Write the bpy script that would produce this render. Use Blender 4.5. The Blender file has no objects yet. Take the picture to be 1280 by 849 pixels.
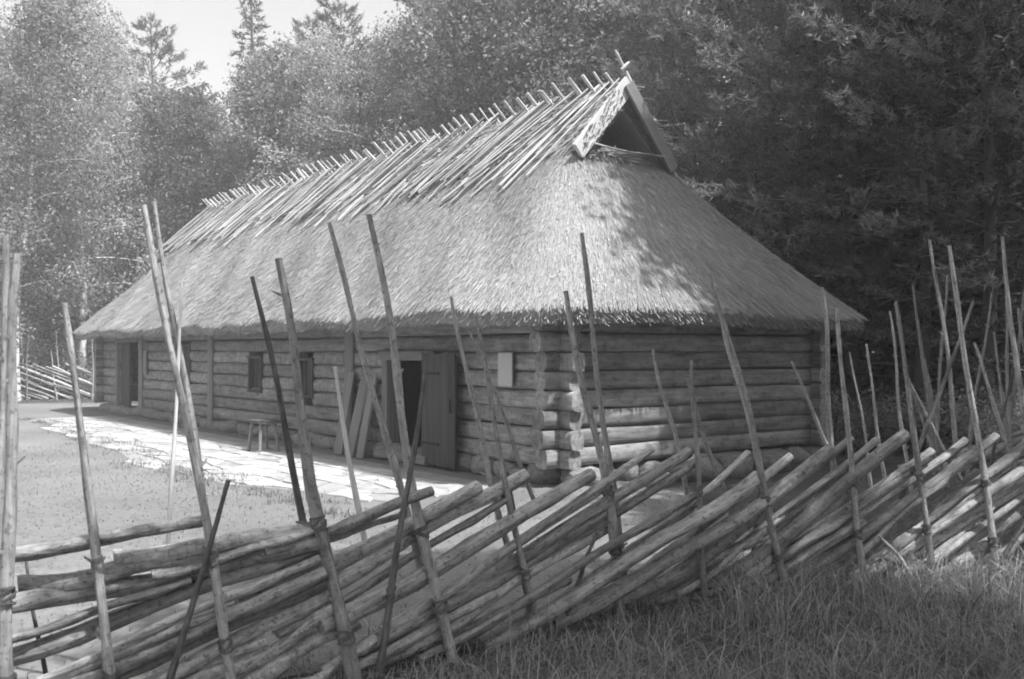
import bpy, math, random
import numpy as np
from mathutils import Vector, Matrix, Quaternion

random.seed(7)
RNG = np.random.default_rng(11)
sc = bpy.context.scene
col = sc.collection

# ------------------------------------------------------------------ camera, sky, sun, exposure
CAM_H, FPX, CX, HZ = 1.65, 1244.0, 640.0, 437.0
cam_d = bpy.data.cameras.new('camera')
cam = bpy.data.objects.new('camera', cam_d)
col.objects.link(cam)
cam_d.sensor_width, cam_d.lens = 36.0, 35.0
cam_d.clip_start, cam_d.clip_end = 0.05, 1000
cam.location = (0, 0, CAM_H)
cam.rotation_euler = (math.radians(90.576), 0, 0)
cam_d.dof.use_dof = True
cam_d.dof.focus_distance = 10.5
cam_d.dof.aperture_fstop = 5.0
sc.camera = cam

TO_SUN = Vector((0.424, -0.304, 1.0)).normalized()
SUN_EL = math.asin(TO_SUN.z)
SUN_ROT = math.atan2(TO_SUN.x, TO_SUN.y)
world = bpy.data.worlds.new('World')
sc.world = world
world.use_nodes = True
wn, wl = world.node_tree.nodes, world.node_tree.links
wn.clear()
w_out = wn.new('ShaderNodeOutputWorld'); w_bg = wn.new('ShaderNodeBackground')
w_sky = wn.new('ShaderNodeTexSky'); w_bw = wn.new('ShaderNodeRGBToBW')
w_sky.sky_type = 'NISHITA'; w_sky.sun_disc = False
w_sky.sun_elevation = SUN_EL; w_sky.sun_rotation = SUN_ROT
w_sky.dust_density = 3.0; w_sky.air_density = 1.2
w_bg.inputs['Strength'].default_value = 0.125
wl.new(w_sky.outputs[0], w_bw.inputs[0]); wl.new(w_bw.outputs[0], w_bg.inputs['Color'])
wl.new(w_bg.outputs[0], w_out.inputs[0])

sun_d = bpy.data.lights.new('sun', 'SUN')
sun_d.energy = 3.3; sun_d.angle = math.radians(0.6); sun_d.color = (1, 1, 1)
sun = bpy.data.objects.new('sun', sun_d); col.objects.link(sun)
sun.rotation_euler = TO_SUN.to_track_quat('Z', 'Y').to_euler()
sun.location = (20, -10, 40)

vs = sc.view_settings
vs.view_transform = 'Standard'; vs.look = 'None'; vs.gamma = 1.0
vs.use_curve_mapping = False
vs.exposure = 1.4
sc.render.engine = 'CYCLES'
sc.cycles.max_bounces = 4
sc.cycles.diffuse_bounces = 2
sc.cycles.use_adaptive_sampling = True
sc.cycles.adaptive_threshold = 0.03
sc.cycles.transparent_max_bounces = 4
sc.cycles.filter_width = 1.85
sc.cycles.volume_bounces = 0

# ------------------------------------------------------------------ helpers
def g(v): return (v, v, v, 1.0)

def px(x, y, Y):
    """point at forward distance Y that the photograph shows at pixel x, y"""
    return Vector(((x - CX) / FPX * Y, Y, CAM_H - (y - HZ) / FPX * Y))

def tag(o, label=None, cat=None, group=None, kind=None):
    if label: o['label'] = label
    if cat: o['category'] = cat
    if group: o['group'] = group
    if kind: o['kind'] = kind
    return o

def empty(name, loc=(0, 0, 0), rz=0.0, parent=None):
    o = bpy.data.objects.new(name, None); col.objects.link(o)
    o.location = loc; o.rotation_euler = (0, 0, rz)
    o.empty_display_size = 0.2
    if parent: o.parent = parent
    return o

def link(name, me, parent=None, mw=None, loc=None):
    o = bpy.data.objects.new(name, me); col.objects.link(o)
    if parent: o.parent = parent
    if mw is not None: o.matrix_local = mw
    if loc is not None: o.location = loc
    return o

def mesh_np(name, V, F, mat, smooth=False, uv=None, tint=None):
    """mesh from numpy arrays; F is (n,3) or (n,4); uv per vertex; tint per vertex float"""
    V = np.asarray(V, dtype=np.float32); F = np.asarray(F, dtype=np.int32)
    me = bpy.data.meshes.new(name)
    n, k = F.shape
    me.vertices.add(len(V)); me.loops.add(n * k); me.polygons.add(n)
    me.vertices.foreach_set('co', V.ravel())
    me.loops.foreach_set('vertex_index', F.ravel())
    me.polygons.foreach_set('loop_start', np.arange(0, n * k, k, dtype=np.int32))
    me.polygons.foreach_set('loop_total', np.full(n, k, dtype=np.int32))
    me.update(calc_edges=True)
    if smooth: me.polygons.foreach_set('use_smooth', np.ones(n, dtype=bool))
    if uv is not None:
        l = me.uv_layers.new(name='UVMap')
        l.data.foreach_set('uv', np.asarray(uv, dtype=np.float32)[F.ravel()].ravel())
    if tint is not None:
        a = me.attributes.new('tint', 'FLOAT', 'POINT')
        a.data.foreach_set('value', np.asarray(tint, dtype=np.float32))
    if mat: me.materials.append(mat)
    me.validate()
    return me

def mesh_py(name, V, F, mat, smooth=False):
    me = bpy.data.meshes.new(name)
    me.from_pydata([tuple(v) for v in V], [], F)
    me.update()
    if smooth: me.polygons.foreach_set('use_smooth', [len(p.vertices) == 4 for p in me.polygons])
    if mat: me.materials.append(mat)
    return me

class NT:
    def __init__(self, name):
        self.m = bpy.data.materials.new(name); self.m.use_nodes = True
        self.t = self.m.node_tree; self.t.nodes.clear()
        self.out = self.t.nodes.new('ShaderNodeOutputMaterial')
    def n(self, typ, **kw):
        nd = self.t.nodes.new(typ)
        for k, v in kw.items():
            if k.startswith('_'): setattr(nd, k[1:], v)
            else: nd.inputs[k.replace('__', ' ')].default_value = v
        return nd
    def l(self, a, b): self.t.links.new(a, b)
    def math(self, op, a, b=None):
        nd = self.t.nodes.new('ShaderNodeMath'); nd.operation = op
        for i, q in enumerate((a, b)):
            if q is None: continue
            if isinstance(q, (int, float)): nd.inputs[i].default_value = q
            else: self.l(q, nd.inputs[i])
        return nd.outputs[0]
    def ramp(self, fac, stops):
        r = self.t.nodes.new('ShaderNodeValToRGB')
        e = r.color_ramp.elements
        while len(e) < len(stops): e.new(0.5)
        for el, (p, v) in zip(e, stops): el.position = p; el.color = g(v)
        self.l(fac, r.inputs[0]); return r.outputs[0]
    def noise(self, vec, scale, detail=4, rough=0.6):
        nd = self.n('ShaderNodeTexNoise', Scale=scale, Detail=detail, Roughness=rough)
        if vec is not None: self.l(vec, nd.inputs['Vector'])
        return nd.outputs[0]

def wood_mat(name, lo, hi, sx=1.0, sr=6.0, spread=0.5, bump=0.5, rough=0.85, spots=0.0):
    """weathered timber, grain along the object's local X"""
    b = NT(name)
    tc = b.n('ShaderNodeTexCoord'); oi = b.n('ShaderNodeObjectInfo')
    mp = b.n('ShaderNodeMapping'); mp.inputs['Scale'].default_value = (sx, sr, sr)
    off = b.math('MULTIPLY', oi.outputs['Random'], 37.0)
    cb = b.n('ShaderNodeCombineXYZ'); b.l(off, cb.inputs[0]); b.l(off, cb.inputs[1])
    b.l(tc.outputs['Object'], mp.inputs['Vector']); b.l(cb.outputs[0], mp.inputs['Location'])
    n1 = b.noise(mp.outputs[0], 1.0, 7, 0.65)
    mp2 = b.n('ShaderNodeMapping'); mp2.inputs['Scale'].default_value = (sx * 1.3, sr * 0.18, sr * 0.18)
    b.l(tc.outputs['Object'], mp2.inputs['Vector']); b.l(cb.outputs[0], mp2.inputs['Location'])
    n2 = b.noise(mp2.outputs[0], 1.6, 3, 0.6)
    mix = b.math('ADD', b.math('MULTIPLY', n1, 0.62), b.math('MULTIPLY', n2, 0.38))
    c = b.ramp(mix, [(0.33, lo), (0.5, (lo + hi) * 0.5), (0.66, hi)])
    rv = b.math('ADD', b.math('MULTIPLY', oi.outputs['Random'], spread), 1 - spread * 0.5)
    mul = b.n('ShaderNodeMix', _data_type='RGBA', _blend_type='MULTIPLY'); mul.inputs[0].default_value = 1
    b.l(c, mul.inputs[6]); b.l(rv, mul.inputs[7])
    res = mul.outputs[2]
    if spots > 0:
        mp3 = b.n('ShaderNodeMapping'); mp3.inputs['Scale'].default_value = (sx * 3, sr * 0.35, sr * 0.35)
        b.l(tc.outputs['Object'], mp3.inputs['Vector']); b.l(cb.outputs[0], mp3.inputs['Location'])
        n3 = b.noise(mp3.outputs[0], 2.2, 3, 0.5)
        f = b.ramp(n3, [(0.56, 0.0), (0.66, spots)])
        mx = b.n('ShaderNodeMix', _data_type='RGBA'); b.l(f, mx.inputs[0]); b.l(res, mx.inputs[6])
        mx.inputs[7].default_value = g(lo * 0.5); res = mx.outputs[2]
    p = b.n('ShaderNodeBsdfPrincipled', Roughness=rough); p.inputs['Specular IOR Level'].default_value = 0.25
    b.l(res, p.inputs['Base Color'])
    bp = b.n('ShaderNodeBump', Strength=bump, Distance=0.01); b.l(n1, bp.inputs['Height'])
    b.l(bp.outputs[0], p.inputs['Normal']); b.l(p.outputs[0], b.out.inputs[0])
    return b.m

def plain_mat(name, lo, hi, scale=6.0, bump=0.4, dist=0.02, detail=6, rough=0.95):
    b = NT(name); tc = b.n('ShaderNodeTexCoord')
    oi = b.n('ShaderNodeObjectInfo')
    va = b.n('ShaderNodeVectorMath', _operation='ADD')
    b.l(tc.outputs['Object'], va.inputs[0])
    off = b.math('MULTIPLY', oi.outputs['Random'], 50.0)
    cb = b.n('ShaderNodeCombineXYZ'); b.l(off, cb.inputs[0]); b.l(off, cb.inputs[2]); b.l(cb.outputs[0], va.inputs[1])
    n1 = b.noise(va.outputs[0], scale, detail, 0.65)
    c = b.ramp(n1, [(0.32, lo), (0.68, hi)])
    rv = b.math('ADD', b.math('MULTIPLY', oi.outputs['Random'], 0.35), 0.82)
    mul = b.n('ShaderNodeMix', _data_type='RGBA', _blend_type='MULTIPLY'); mul.inputs[0].default_value = 1
    b.l(c, mul.inputs[6]); b.l(rv, mul.inputs[7])
    p = b.n('ShaderNodeBsdfPrincipled', Roughness=rough); p.inputs['Specular IOR Level'].default_value = 0.2
    b.l(mul.outputs[2], p.inputs['Base Color'])
    bp = b.n('ShaderNodeBump', Strength=bump, Distance=dist); b.l(n1, bp.inputs['Height'])
    b.l(bp.outputs[0], p.inputs['Normal']); b.l(p.outputs[0], b.out.inputs[0])
    return b.m

def tint_mat(name, lo, hi, trans=0.0, rough=0.7, spec=0.2):
    """colour from a random per-blade tint attribute; optional light passing through the leaf"""
    b = NT(name)
    at = b.n('ShaderNodeAttribute', _attribute_name='tint'); oi = b.n('ShaderNodeObjectInfo')
    v = b.math('ADD', b.math('MULTIPLY', at.outputs['Fac'], hi - lo), lo)
    v = b.math('MULTIPLY', v, b.math('ADD', b.math('MULTIPLY', oi.outputs['Random'], 0.6), 0.7))
    p = b.n('ShaderNodeBsdfPrincipled', Roughness=rough); p.inputs['Specular IOR Level'].default_value = spec
    b.l(v, p.inputs['Base Color'])
    if trans > 0:
        t = b.n('ShaderNodeBsdfTranslucent'); b.l(v, t.inputs[0])
        m = b.n('ShaderNodeMixShader'); m.inputs[0].default_value = trans
        b.l(p.outputs[0], m.inputs[1]); b.l(t.outputs[0], m.inputs[2]); b.l(m.outputs[0], b.out.inputs[0])
    else:
        b.l(p.outputs[0], b.out.inputs[0])
    return b.m

M_RAIL = wood_mat('weathered_rail', 0.13, 0.55, 9.0, 2.6, 0.7, 0.9, spots=0.6)
M_STAKE = wood_mat('weathered_stake', 0.16, 0.52, 12.0, 1.8, 0.5, 0.8, spots=0.55)
M_DARKSTAKE = wood_mat('dark_stake', 0.06, 0.22, 12.0, 1.8, 0.4, 0.8, spots=0.4)
M_WHITE = wood_mat('peeled_white_stick', 0.5, 0.8, 5.0, 1.6, 0.2, 0.3)
M_LOG = wood_mat('old_log', 0.09, 0.36, 9.0, 2.2, 0.5, 1.0, spots=0.4)
M_PLANK = wood_mat('grey_plank', 0.10, 0.26, 0.8, 22.0, 0.4, 0.5)
M_DOOR = wood_mat('dark_door_plank', 0.03, 0.10, 0.8, 22.0, 0.3, 0.5)
M_PALE = wood_mat('lit_barge_wood', 0.42, 0.68, 0.7, 18.0, 0.2, 0.4)
M_RIDGE = wood_mat('ridge_pole_wood', 0.30, 0.62, 1.0, 2.0, 0.4, 0.5)
M_TWIG = wood_mat('withe', 0.08, 0.2, 3.0, 3.0, 0.3, 0.4)
M_STONE = plain_mat('field_stone', 0.12, 0.30, 5.0, 0.5, 0.03)
M_FLAG = plain_mat('limestone_flag', 0.24, 0.44, 3.5, 0.6, 0.02)
M_BARK = wood_mat('pine_bark', 0.05, 0.16, 0.8, 1.5, 0.3, 0.8)
M_LEAF = tint_mat('birch_leaf', 0.14, 0.48, 0.45)
M_LEAFD = tint_mat('dark_leaf', 0.08, 0.36, 0.42)
M_NEEDLE = tint_mat('pine_needle', 0.04, 0.36, 0.3)
M_SPRUCE = tint_mat('spruce_needle', 0.05, 0.24, 0.25)
M_GRASS = tint_mat('grass_blade', 0.08, 0.44, 0.38)
M_LAWN = tint_mat('lawn_blade', 0.16, 0.30, 0.5)
M_STRAW = tint_mat('straw', 0.17, 0.56, 0.15, 0.85, 0.1)
M_PAPER = plain_mat('notice_paper', 0.40, 0.46, 30.0, 0.0)
M_DARK = plain_mat('hinge_and_shade_black', 0.02, 0.04, 4.0, 0.2)  # near-black for the hinges and the boards standing in for interior shade

def birch_bark():
    b = NT('birch_bark'); tc = b.n('ShaderNodeTexCoord')
    mp = b.n('ShaderNodeMapping'); mp.inputs['Scale'].default_value = (3.0, 3.0, 9.0)
    b.l(tc.outputs['Object'], mp.inputs[0])
    n1 = b.noise(mp.outputs[0], 1.3, 4, 0.6)
    c = b.ramp(n1, [(0.40, 0.06), (0.47, 0.55), (0.7, 0.75)])
    p = b.n('ShaderNodeBsdfPrincipled', Roughness=0.7); b.l(c, p.inputs['Base Color'])
    b.l(p.outputs[0], b.out.inputs[0]); return b.m
M_BIRCH = birch_bark()

def thatch_mat():
    b = NT('thatch'); uv = b.n('ShaderNodeUVMap')
    mp = b.n('ShaderNodeMapping'); mp.inputs['Scale'].default_value = (70.0, 3.0, 1.0)
    b.l(uv.outputs[0], mp.inputs[0])
    n1 = b.noise(mp.outputs[0], 1.0, 5, 0.7)
    n2 = b.noise(uv.outputs[0], 1.2, 4, 0.6)
    mix = b.math('ADD', b.math('MULTIPLY', n1, 0.6), b.math('MULTIPLY', n2, 0.4))
    c = b.ramp(mix, [(0.35, 0.14), (0.65, 0.40)])
    p = b.n('ShaderNodeBsdfPrincipled', Roughness=0.95); p.inputs['Specular IOR Level'].default_value = 0.1
    b.l(c, p.inputs['Base Color'])
    bp = b.n('ShaderNodeBump', Strength=0.8, Distance=0.03); b.l(n1, bp.inputs['Height'])
    b.l(bp.outputs[0], p.inputs['Normal']); b.l(p.outputs[0], b.out.inputs[0]); return b.m
M_THATCH = thatch_mat()

def ground_mat(name, lo, hi, s1, s2, bump, dist):
    b = NT(name); tc = b.n('ShaderNodeTexCoord')
    n1 = b.noise(tc.outputs['Object'], s1, 5, 0.6); n2 = b.noise(tc.outputs['Object'], s2, 6, 0.7)
    mix = b.math('ADD', b.math('MULTIPLY', n1, 0.5), b.math('MULTIPLY', n2, 0.5))
    c = b.ramp(mix, [(0.36, lo), (0.64, hi)])
    p = b.n('ShaderNodeBsdfPrincipled', Roughness=1.0); p.inputs['Specular IOR Level'].default_value = 0.1
    b.l(c, p.inputs['Base Color'])
    bp = b.n('ShaderNodeBump', Strength=bump, Distance=dist); b.l(n2, bp.inputs['Height'])
    b.l(bp.outputs[0], p.inputs['Normal']); b.l(p.outputs[0], b.out.inputs[0]); return b.m
M_GROUND = ground_mat('forest_floor', 0.04, 0.13, 0.6, 9.0, 0.6, 0.05)
M_YARD = ground_mat('trodden_yard', 0.12, 0.22, 0.5, 14.0, 0.5, 0.03)

# ------------------------------------------------------------------ ground
def sheet(name, poly, z, mat, n=None):
    me = mesh_py(name, [(x, y, z) for x, y in poly], [list(range(len(poly)))], mat)
    return tag(link(name, me), kind='structure')

GV, GF = [], []
NX, NY = 60, 60
xs = np.linspace(-75, 75, NX); ys = np.linspace(-12, 105, NY)
def gz(x, y):
    r = max(0.0, y - 34) * 0.02 + max(0.0, abs(x - 2) - 20) * 0.01
    return r
for y in ys:
    for x in xs: GV.append((x, y, gz(x, y)))
for j in range(NY - 1):
    for i in range(NX - 1):
        a = j * NX + i; GF.append((a, a + 1, a + NX + 1, a + NX))
tag(link('ground', mesh_np('ground', GV, GF, M_GROUND, True)), kind='structure')

yard_poly = []
for (x, y) in [(-3.4, 4.2), (-0.7, 5.2), (0.9, 6.75), (2.3, 7.2), (2.7, 7.6), (2.2, 9.2), (2.0, 11.0), (2.0, 13.0),
               (-10.0, 29.6), (-13.0, 30.6), (-17.2, 30.2), (-21, 29.5), (-22, 20), (-16, 8)]:
    yard_poly.append((x, y))
yp = []
for i in range(len(yard_poly)):
    a, c = yard_poly[i], yard_poly[(i + 1) % len(yard_poly)]
    for k in range(6):
        t = k / 6
        yp.append((a[0] + (c[0] - a[0]) * t + random.uniform(-.12, .12), a[1] + (c[1] - a[1]) * t + random.uniform(-.12, .12)))
sheet('yard', yp, 0.006, M_YARD)

# ------------------------------------------------------------------ the barn
C = Vector((0.58, 12.0, 0))
D1 = Vector((-0.611, 0.7916, 0)).normalized(); D2 = Vector((0.7916, 0.611, 0)).normalized()
BL, BW = 19.0, 4.94                      # length and width of the log walls
barn = empty('thatched_barn', C, math.atan2(-D1.y, -D1.x))
tag(barn, 'long log barn with hipped thatched roof and ridge poles', 'barn')
# local axes: x = -s (s runs along the long wall away from the camera), y = across, z up

def unit_pole(name, mat, sides=9, segs=8, taper=0.75, bend=0.6, bump=0.08, seed=0, flat=0.0):
    """length 1 along X, radius 1"""
    r = random.Random(seed); V = []; F = []
    ph1, ph2 = r.uniform(0, 6.28), r.uniform(0, 6.28); a1, a2 = r.uniform(.4, 1) * bend, r.uniform(.3, .8) * bend
    for i in range(segs + 1):
        t = i / segs
        rad = 1 + (taper - 1) * t
        oy = a1 * math.sin(t * 3.1 + ph1) + 0.3 * bend * math.sin(t * 9 + ph2) - a1 * math.sin(ph1)
        oz = a2 * math.sin(t * 2.7 + ph2) + 0.3 * bend * math.sin(t * 8 + ph1) - a2 * math.sin(ph2)
        kn = 1 + (0.12 * bend if r.random() < .25 else 0)
        for k in range(sides):
            an = 2 * math.pi * k / sides
            rr = rad * kn * (1 + r.uniform(-bump, bump))
            yy, zz = rr * math.cos(an), rr * math.sin(an)
            if flat and zz > flat: zz = flat + (zz - flat) * .1
            V.append((t + r.uniform(-.004, .004) * (0 < i < segs), yy + oy, zz + oz))
    for i in range(segs):
        for k in range(sides):
            a = i * sides + k; b2 = i * sides + (k + 1) % sides
            F.append((a, b2, b2 + sides, a + sides))
    F.append(list(range(sides))[::-1]); F.append([segs * sides + k for k in range(sides)])
    return mesh_py(name, V, F, mat, True)

def axis_matrix(p, q, ry, rz=None, roll=0.0):
    """matrix that sends the unit pole onto the segment p-q with radius ry"""
    p, q = Vector(p), Vector(q); d = q - p; L = d.length
    x = d.normalized(); up = Vector((0, 0, 1)) if abs(x.z) < .95 else Vector((-1, 0, 0))
    y = up.cross(x).normalized(); z = x.cross(y)
    R = Matrix((x, y, z)).transposed().to_4x4()
    S = Matrix.Diagonal((L, ry, rz or ry, 1))
    return Matrix.Translation(p) @ R @ Matrix.Rotation(roll, 4, 'X') @ S

def box_me(name, mat, jit=0.0, seed=0):
    """unit board: x 0..1, y and z -0.5..0.5, edges slightly chamfered"""
    r = random.Random(seed); c = 0.12
    prof = [(-.5, -.5 + c), (-.5, .5 - c), (-.5 + c * .4, .5), (.5 - c * .4, .5), (.5, .5 - c), (.5, -.5 + c), (.5 - c * .4, -.5), (-.5 + c * .4, -.5)]
    V = []; n = len(prof); st = 5
    for i in range(st):
        w = 1 + r.uniform(-jit, jit)
        for (y, z) in prof: V.append((i / (st - 1) + (r.uniform(-.01, .01) * (i in (0, st - 1))) * (jit > 0), y * w, z))
    F = []
    for i in range(st - 1):
        for k in range(n):
            a = i * n + k; b2 = i * n + (k + 1) % n
            F.append((a, a + n, b2 + n, b2))
    F.append(list(range(n))); F.append([(st - 1) * n + k for k in range(n)][::-1])
    return mesh_py(name, V, F, mat)

def square_up(me, p=.62):
    """hewn log: push the round section towards a soft square"""
    for v in me.vertices:
        a = math.atan2(v.co.z, v.co.y); r = math.hypot(v.co.y, v.co.z)
        c_, s_ = math.cos(a), math.sin(a)
        v.co.y = r * math.copysign(abs(c_) ** p, c_) * .93; v.co.z = r * math.copysign(abs(s_) ** p, s_) * .93
    return me
LOGS = [square_up(unit_pole('log_%d' % i, M_LOG, 16, 10, 0.96, 0.10, 0.045, 40 + i)) for i in range(6)]
RAILS = [unit_pole('rail_%d' % i, M_RAIL, 9, 10, (0.8, .9, .7, .85, .95, .75, .8, .9)[i], (.9, 1.3, 1.6, .7, 1.2, 1.0, 1.5, .8)[i], 0.13, 60 + i, (0, 0, .3, 0, .2, 0, 0, .35)[i]) for i in range(8)]
def add_stubs(me, seed, n):
    """knots and short snapped twigs along a stake (unit pole space)"""
    r = random.Random(seed); V = [tuple(v.co) for v in me.vertices]; F = [list(p.vertices) for p in me.polygons]; sides = 8
    for q in range(n):
        i = r.randrange(3, 12); ring_ = V[i * sides:(i + 1) * sides]
        cx = sum(v[0] for v in ring_) / sides; cy = sum(v[1] for v in ring_) / sides; cz = sum(v[2] for v in ring_) / sides
        rad = math.dist((cy, cz), ring_[0][1:]); an = r.uniform(0, 6.28); ln = r.choice((.5, .7, 1.0, 2.2)); b0 = len(V)
        dy, dz = math.cos(an), math.sin(an)
        for (f, w) in ((.4, .30), (1.0 + ln * .5, .22), (1.0 + ln, .15)):
            for k in range(4):
                a = k * math.pi / 2; off = w * rad
                V.append((cx + (f - .4) * .006 + math.cos(a) * off * .022, cy + dy * rad * f - dz * math.sin(a) * off, cz + dz * rad * f + dy * math.sin(a) * off))
        for st in range(2):
            for k in range(4):
                F.append([b0 + st * 4 + k, b0 + st * 4 + (k + 1) % 4, b0 + st * 4 + 4 + (k + 1) % 4, b0 + st * 4 + 4 + k])
        F.append([b0 + 8, b0 + 9, b0 + 10, b0 + 11])
    return mesh_py(me.name, V, F, me.materials[0], True)
STAKES = [add_stubs(unit_pole('stake_%d' % i, M_STAKE, 8, 12, 0.46, 1.3, 0.10, 80 + i), i, 4 + i % 3) for i in range(6)]
DSTAKES = [unit_pole('dark_stake_%d' % i, M_DARKSTAKE, 8, 12, 0.5, 1.0, 0.07, 90 + i) for i in range(2)]
WSTAKE = unit_pole('peeled_stick', M_WHITE, 8, 12, 0.45, 0.8, 0.05, 99)
PLANK = [box_me('plank_%d' % i, M_PLANK, 0.04, 100 + i) for i in range(4)]
DPLANK = [box_me('door_plank_%d' % i, M_DOOR, 0.02, 110 + i) for i in range(3)]
PBOARD = box_me('pale_board', M_PALE, 0.03, 120)

# --- foundation stones
def stone_me(name, mat, seed):
    r = random.Random(seed); V = []; F = []
    nu, nv = 9, 6
    ph = [r.uniform(0, 6.28) for _ in range(6)]
    for j in range(nv + 1):
        th = math.pi * j / nv
        for i in range(nu):
            an = 2 * math.pi * i / nu
            rr = 1 + .14 * math.sin(2 * an + ph[0]) + .1 * math.sin(3 * an + ph[1] + th * 2) + .08 * math.sin(5 * th + ph[2]) + r.uniform(-.04, .04)
            x, y, z = rr * math.sin(th) * math.cos(an), rr * math.sin(th) * math.sin(an), rr * math.cos(th)
            V.append((x, y, max(-.75, min(.8, z))))
    for j in range(nv):
        for i in range(nu):
            a = j * nu + i; b2 = j * nu + (i + 1) % nu
            F.append((a, a + nu, b2 + nu, b2))
    return mesh_py(name, V, F, mat, True)
STONES = [stone_me('stone_%d' % i, M_STONE, 200 + i) for i in range(6)]
found = empty('foundation', parent=barn)
def stones_along(p, q, n):
    p, q = Vector(p), Vector(q)
    t = 0.0; L = (q - p).length
    while t < L:
        w = random.uniform(.15, .3)
        c = p + (q - p).normalized() * (t + w) + Vector((random.uniform(-.04, .04), random.uniform(-.04, .04), random.uniform(.05, .12)))
        h = random.uniform(.15, .2)
        o = link('stone', random.choice(STONES), found)
        o.location = c; o.scale = (w * 1.1, random.uniform(.2, .28), h); o.rotation_euler = (0, 0, random.uniform(-.5, .5))
        if abs((q - p).normalized().y) > .5: o.scale = (random.uniform(.2, .28), w * 1.1, h)
        t += w * 1.85
stones_along((-.1, .03, 0), (-BL, .03, 0), 50)
stones_along((-.03, 0.1, 0), (-.03, BW, 0), 14)
# a few loose boulders along the gable foot
for (lx, ly, w, h) in [(.55, 1.75, .3, .24), (.6, 2.5, .27, .22), (.5, 3.3, .33, .2), (.7, .9, .2, .14)]:
    o = link('stone', random.choice(STONES), found); o.location = (lx, ly, h * .55); o.scale = (w, w * 1.1, h); o.rotation_euler = (0, 0, random.uniform(0, 3))

# --- log walls
CH, Z0 = 0.232, 0.34                     # course height, first course centre
NC = 9
wall_n = [0]
def log_to(parent, p, q, r, rz=None):
    o = link('log', LOGS[wall_n[0] % 6], parent, axis_matrix(p, q, r, rz, 0)); wall_n[0] += 1; return o
front = empty('front_wall', parent=barn); gable = empty('gable_wall', parent=barn)
rear = empty('rear_wall', parent=barn); far = empty('far_gable_wall', parent=barn)
openings = [(2.72, 3.85, 0.0, 1.52), (15.9, 17.45, 0.2, 1.85), (6.40, 6.98, 0.84, 1.48), (8.52, 9.08, 0.86, 1.5), (12.3, 13.02, 0.92, 1.74)]
posts = [5.06, 11.05, 15.62]
for k in range(NC):
    z = Z0 + k * CH
    cuts = [(s0, s1) for (s0, s1, a, b) in openings if a < z + .05 and b > z - .05]
    cuts += [(p - .11, p + .11) for p in posts]
    cuts.sort()
    s = -.28 - random.uniform(0, .10) * (k % 2)
    for (c0, c1) in cuts + [(BL + .28, None)]:
        if c0 - s > .06:
            rr = random.uniform(.098, .118)
            log_to(front, (-s, random.uniform(-.012, .012), z + random.uniform(-.006, .006)), (-c0, random.uniform(-.012, .012), z + random.uniform(-.006, .006)), rr, .126)
        s = c1 if c1 else s
    zg = z + CH * .5 - CH
    log_to(gable, (random.uniform(-.012, .012), -.30 - random.uniform(0, .1), zg + CH * .5 + .01), (random.uniform(-.012, .012), BW + .3, zg + CH * .5 + random.uniform(-.01, .02)), random.uniform(.112, .122), .127)
    log_to(rear, (.25, BW, z), (-BL - .25, BW, z), .115, .126)
    log_to(far, (-BL, -.28, z), (-BL, BW + .25, z), .115, .126)
for p in posts:
    link('post', PLANK[0], front, axis_matrix((-p, -.03, .2), (-p, -.03, 2.25), .23, .27))
# wall plate log just under the thatch
log_to(front, (.05, -.05, Z0 + NC * CH), (-BL - .05, -.05, Z0 + NC * CH), .13, .12)
log_to(gable, (.03, .1, Z0 + NC * CH), (.03, BW + .1, Z0 + NC * CH), .12, .12)
# rear plate log closes the interior; added black boards further down darken the doorway
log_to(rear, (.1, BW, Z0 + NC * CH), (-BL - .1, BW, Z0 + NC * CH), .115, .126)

# --- doors
def slab(parent, name, s0, s1, z0, z1, y, n, meshes, th=.04, along='z', ang=None, label=None):
    pass
HINGE = box_me('hinge', M_DARK, 0.0, 171)
door = empty('door', (-2.74, -.19, 0), parent=barn)        # open leaf, hinged at the near jamb
tag(door, 'dark plank door leaf standing wide open')
door.rotation_euler = (0, 0, math.radians(-4))
W = .92; npl = 5
for i in range(npl):
    x = W / npl * (i + .5)
    o = link('plank', DPLANK[i % 3], door, axis_matrix((x, -.02, .06), (x, -.02, 1.60 + random.uniform(-.01, .01)), W / npl * .97 if False else .035, W / npl * .975))
for zz in (.35, 1.3):
    link('batten', DPLANK[0], door, axis_matrix((.03, .02, zz), (W - .03, .02, zz), .035, .11))
for zz in (.35, 1.32):
    link('hinge', HINGE, door, axis_matrix((.0, -.044, zz), (.5, -.044, zz), .012, .035))
link('handle', DPLANK[1], door, axis_matrix((W - .1, -.06, .8), (W - .1, -.06, .98), .03, .03))
frame = empty('door_frame', parent=barn)
link('jamb', PLANK[1], frame, axis_matrix((-2.68, -.02, .12), (-2.68, -.02, 1.6), .26, .12))
link('jamb', PLANK[2], frame, axis_matrix((-3.91, -.02, .12), (-3.91, -.02, 1.6), .26, .14))
link('lintel', PLANK[3], frame, axis_matrix((-2.55, -.045, 1.56), (-4.05, -.045, 1.56), .24, .14))
link('threshold', PLANK[0], frame, axis_matrix((-2.6, -.1, .09), (-4.0, -.1, .09), .34, .12))
part = empty('interior_shade_boards', parent=barn)  # black boards added behind the doorway so the interior looks unlit
SHADE_BOARD = box_me('shade_board', M_DARK, 0.03, 170)
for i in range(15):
    link('plank', SHADE_BOARD, part, axis_matrix((-1.4 - .3 * i, .9, .1), (-1.4 - .3 * i, .9, 2.3), .05, .296))
door2 = empty('door', (-16.7, -.02, 0), parent=barn); tag(door2, 'dark double plank door at the far end')
for i in range(4):
    x = -.02 - .18 * (i + .5)
    link('plank', DPLANK[i % 3], door2, axis_matrix((x, 0, .24), (x, 0, 1.82), .04, .172))
link('jamb', DPLANK[0], door2, axis_matrix((.03, -.06, .2), (.03, -.06, 1.84), .05, .1))
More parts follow.
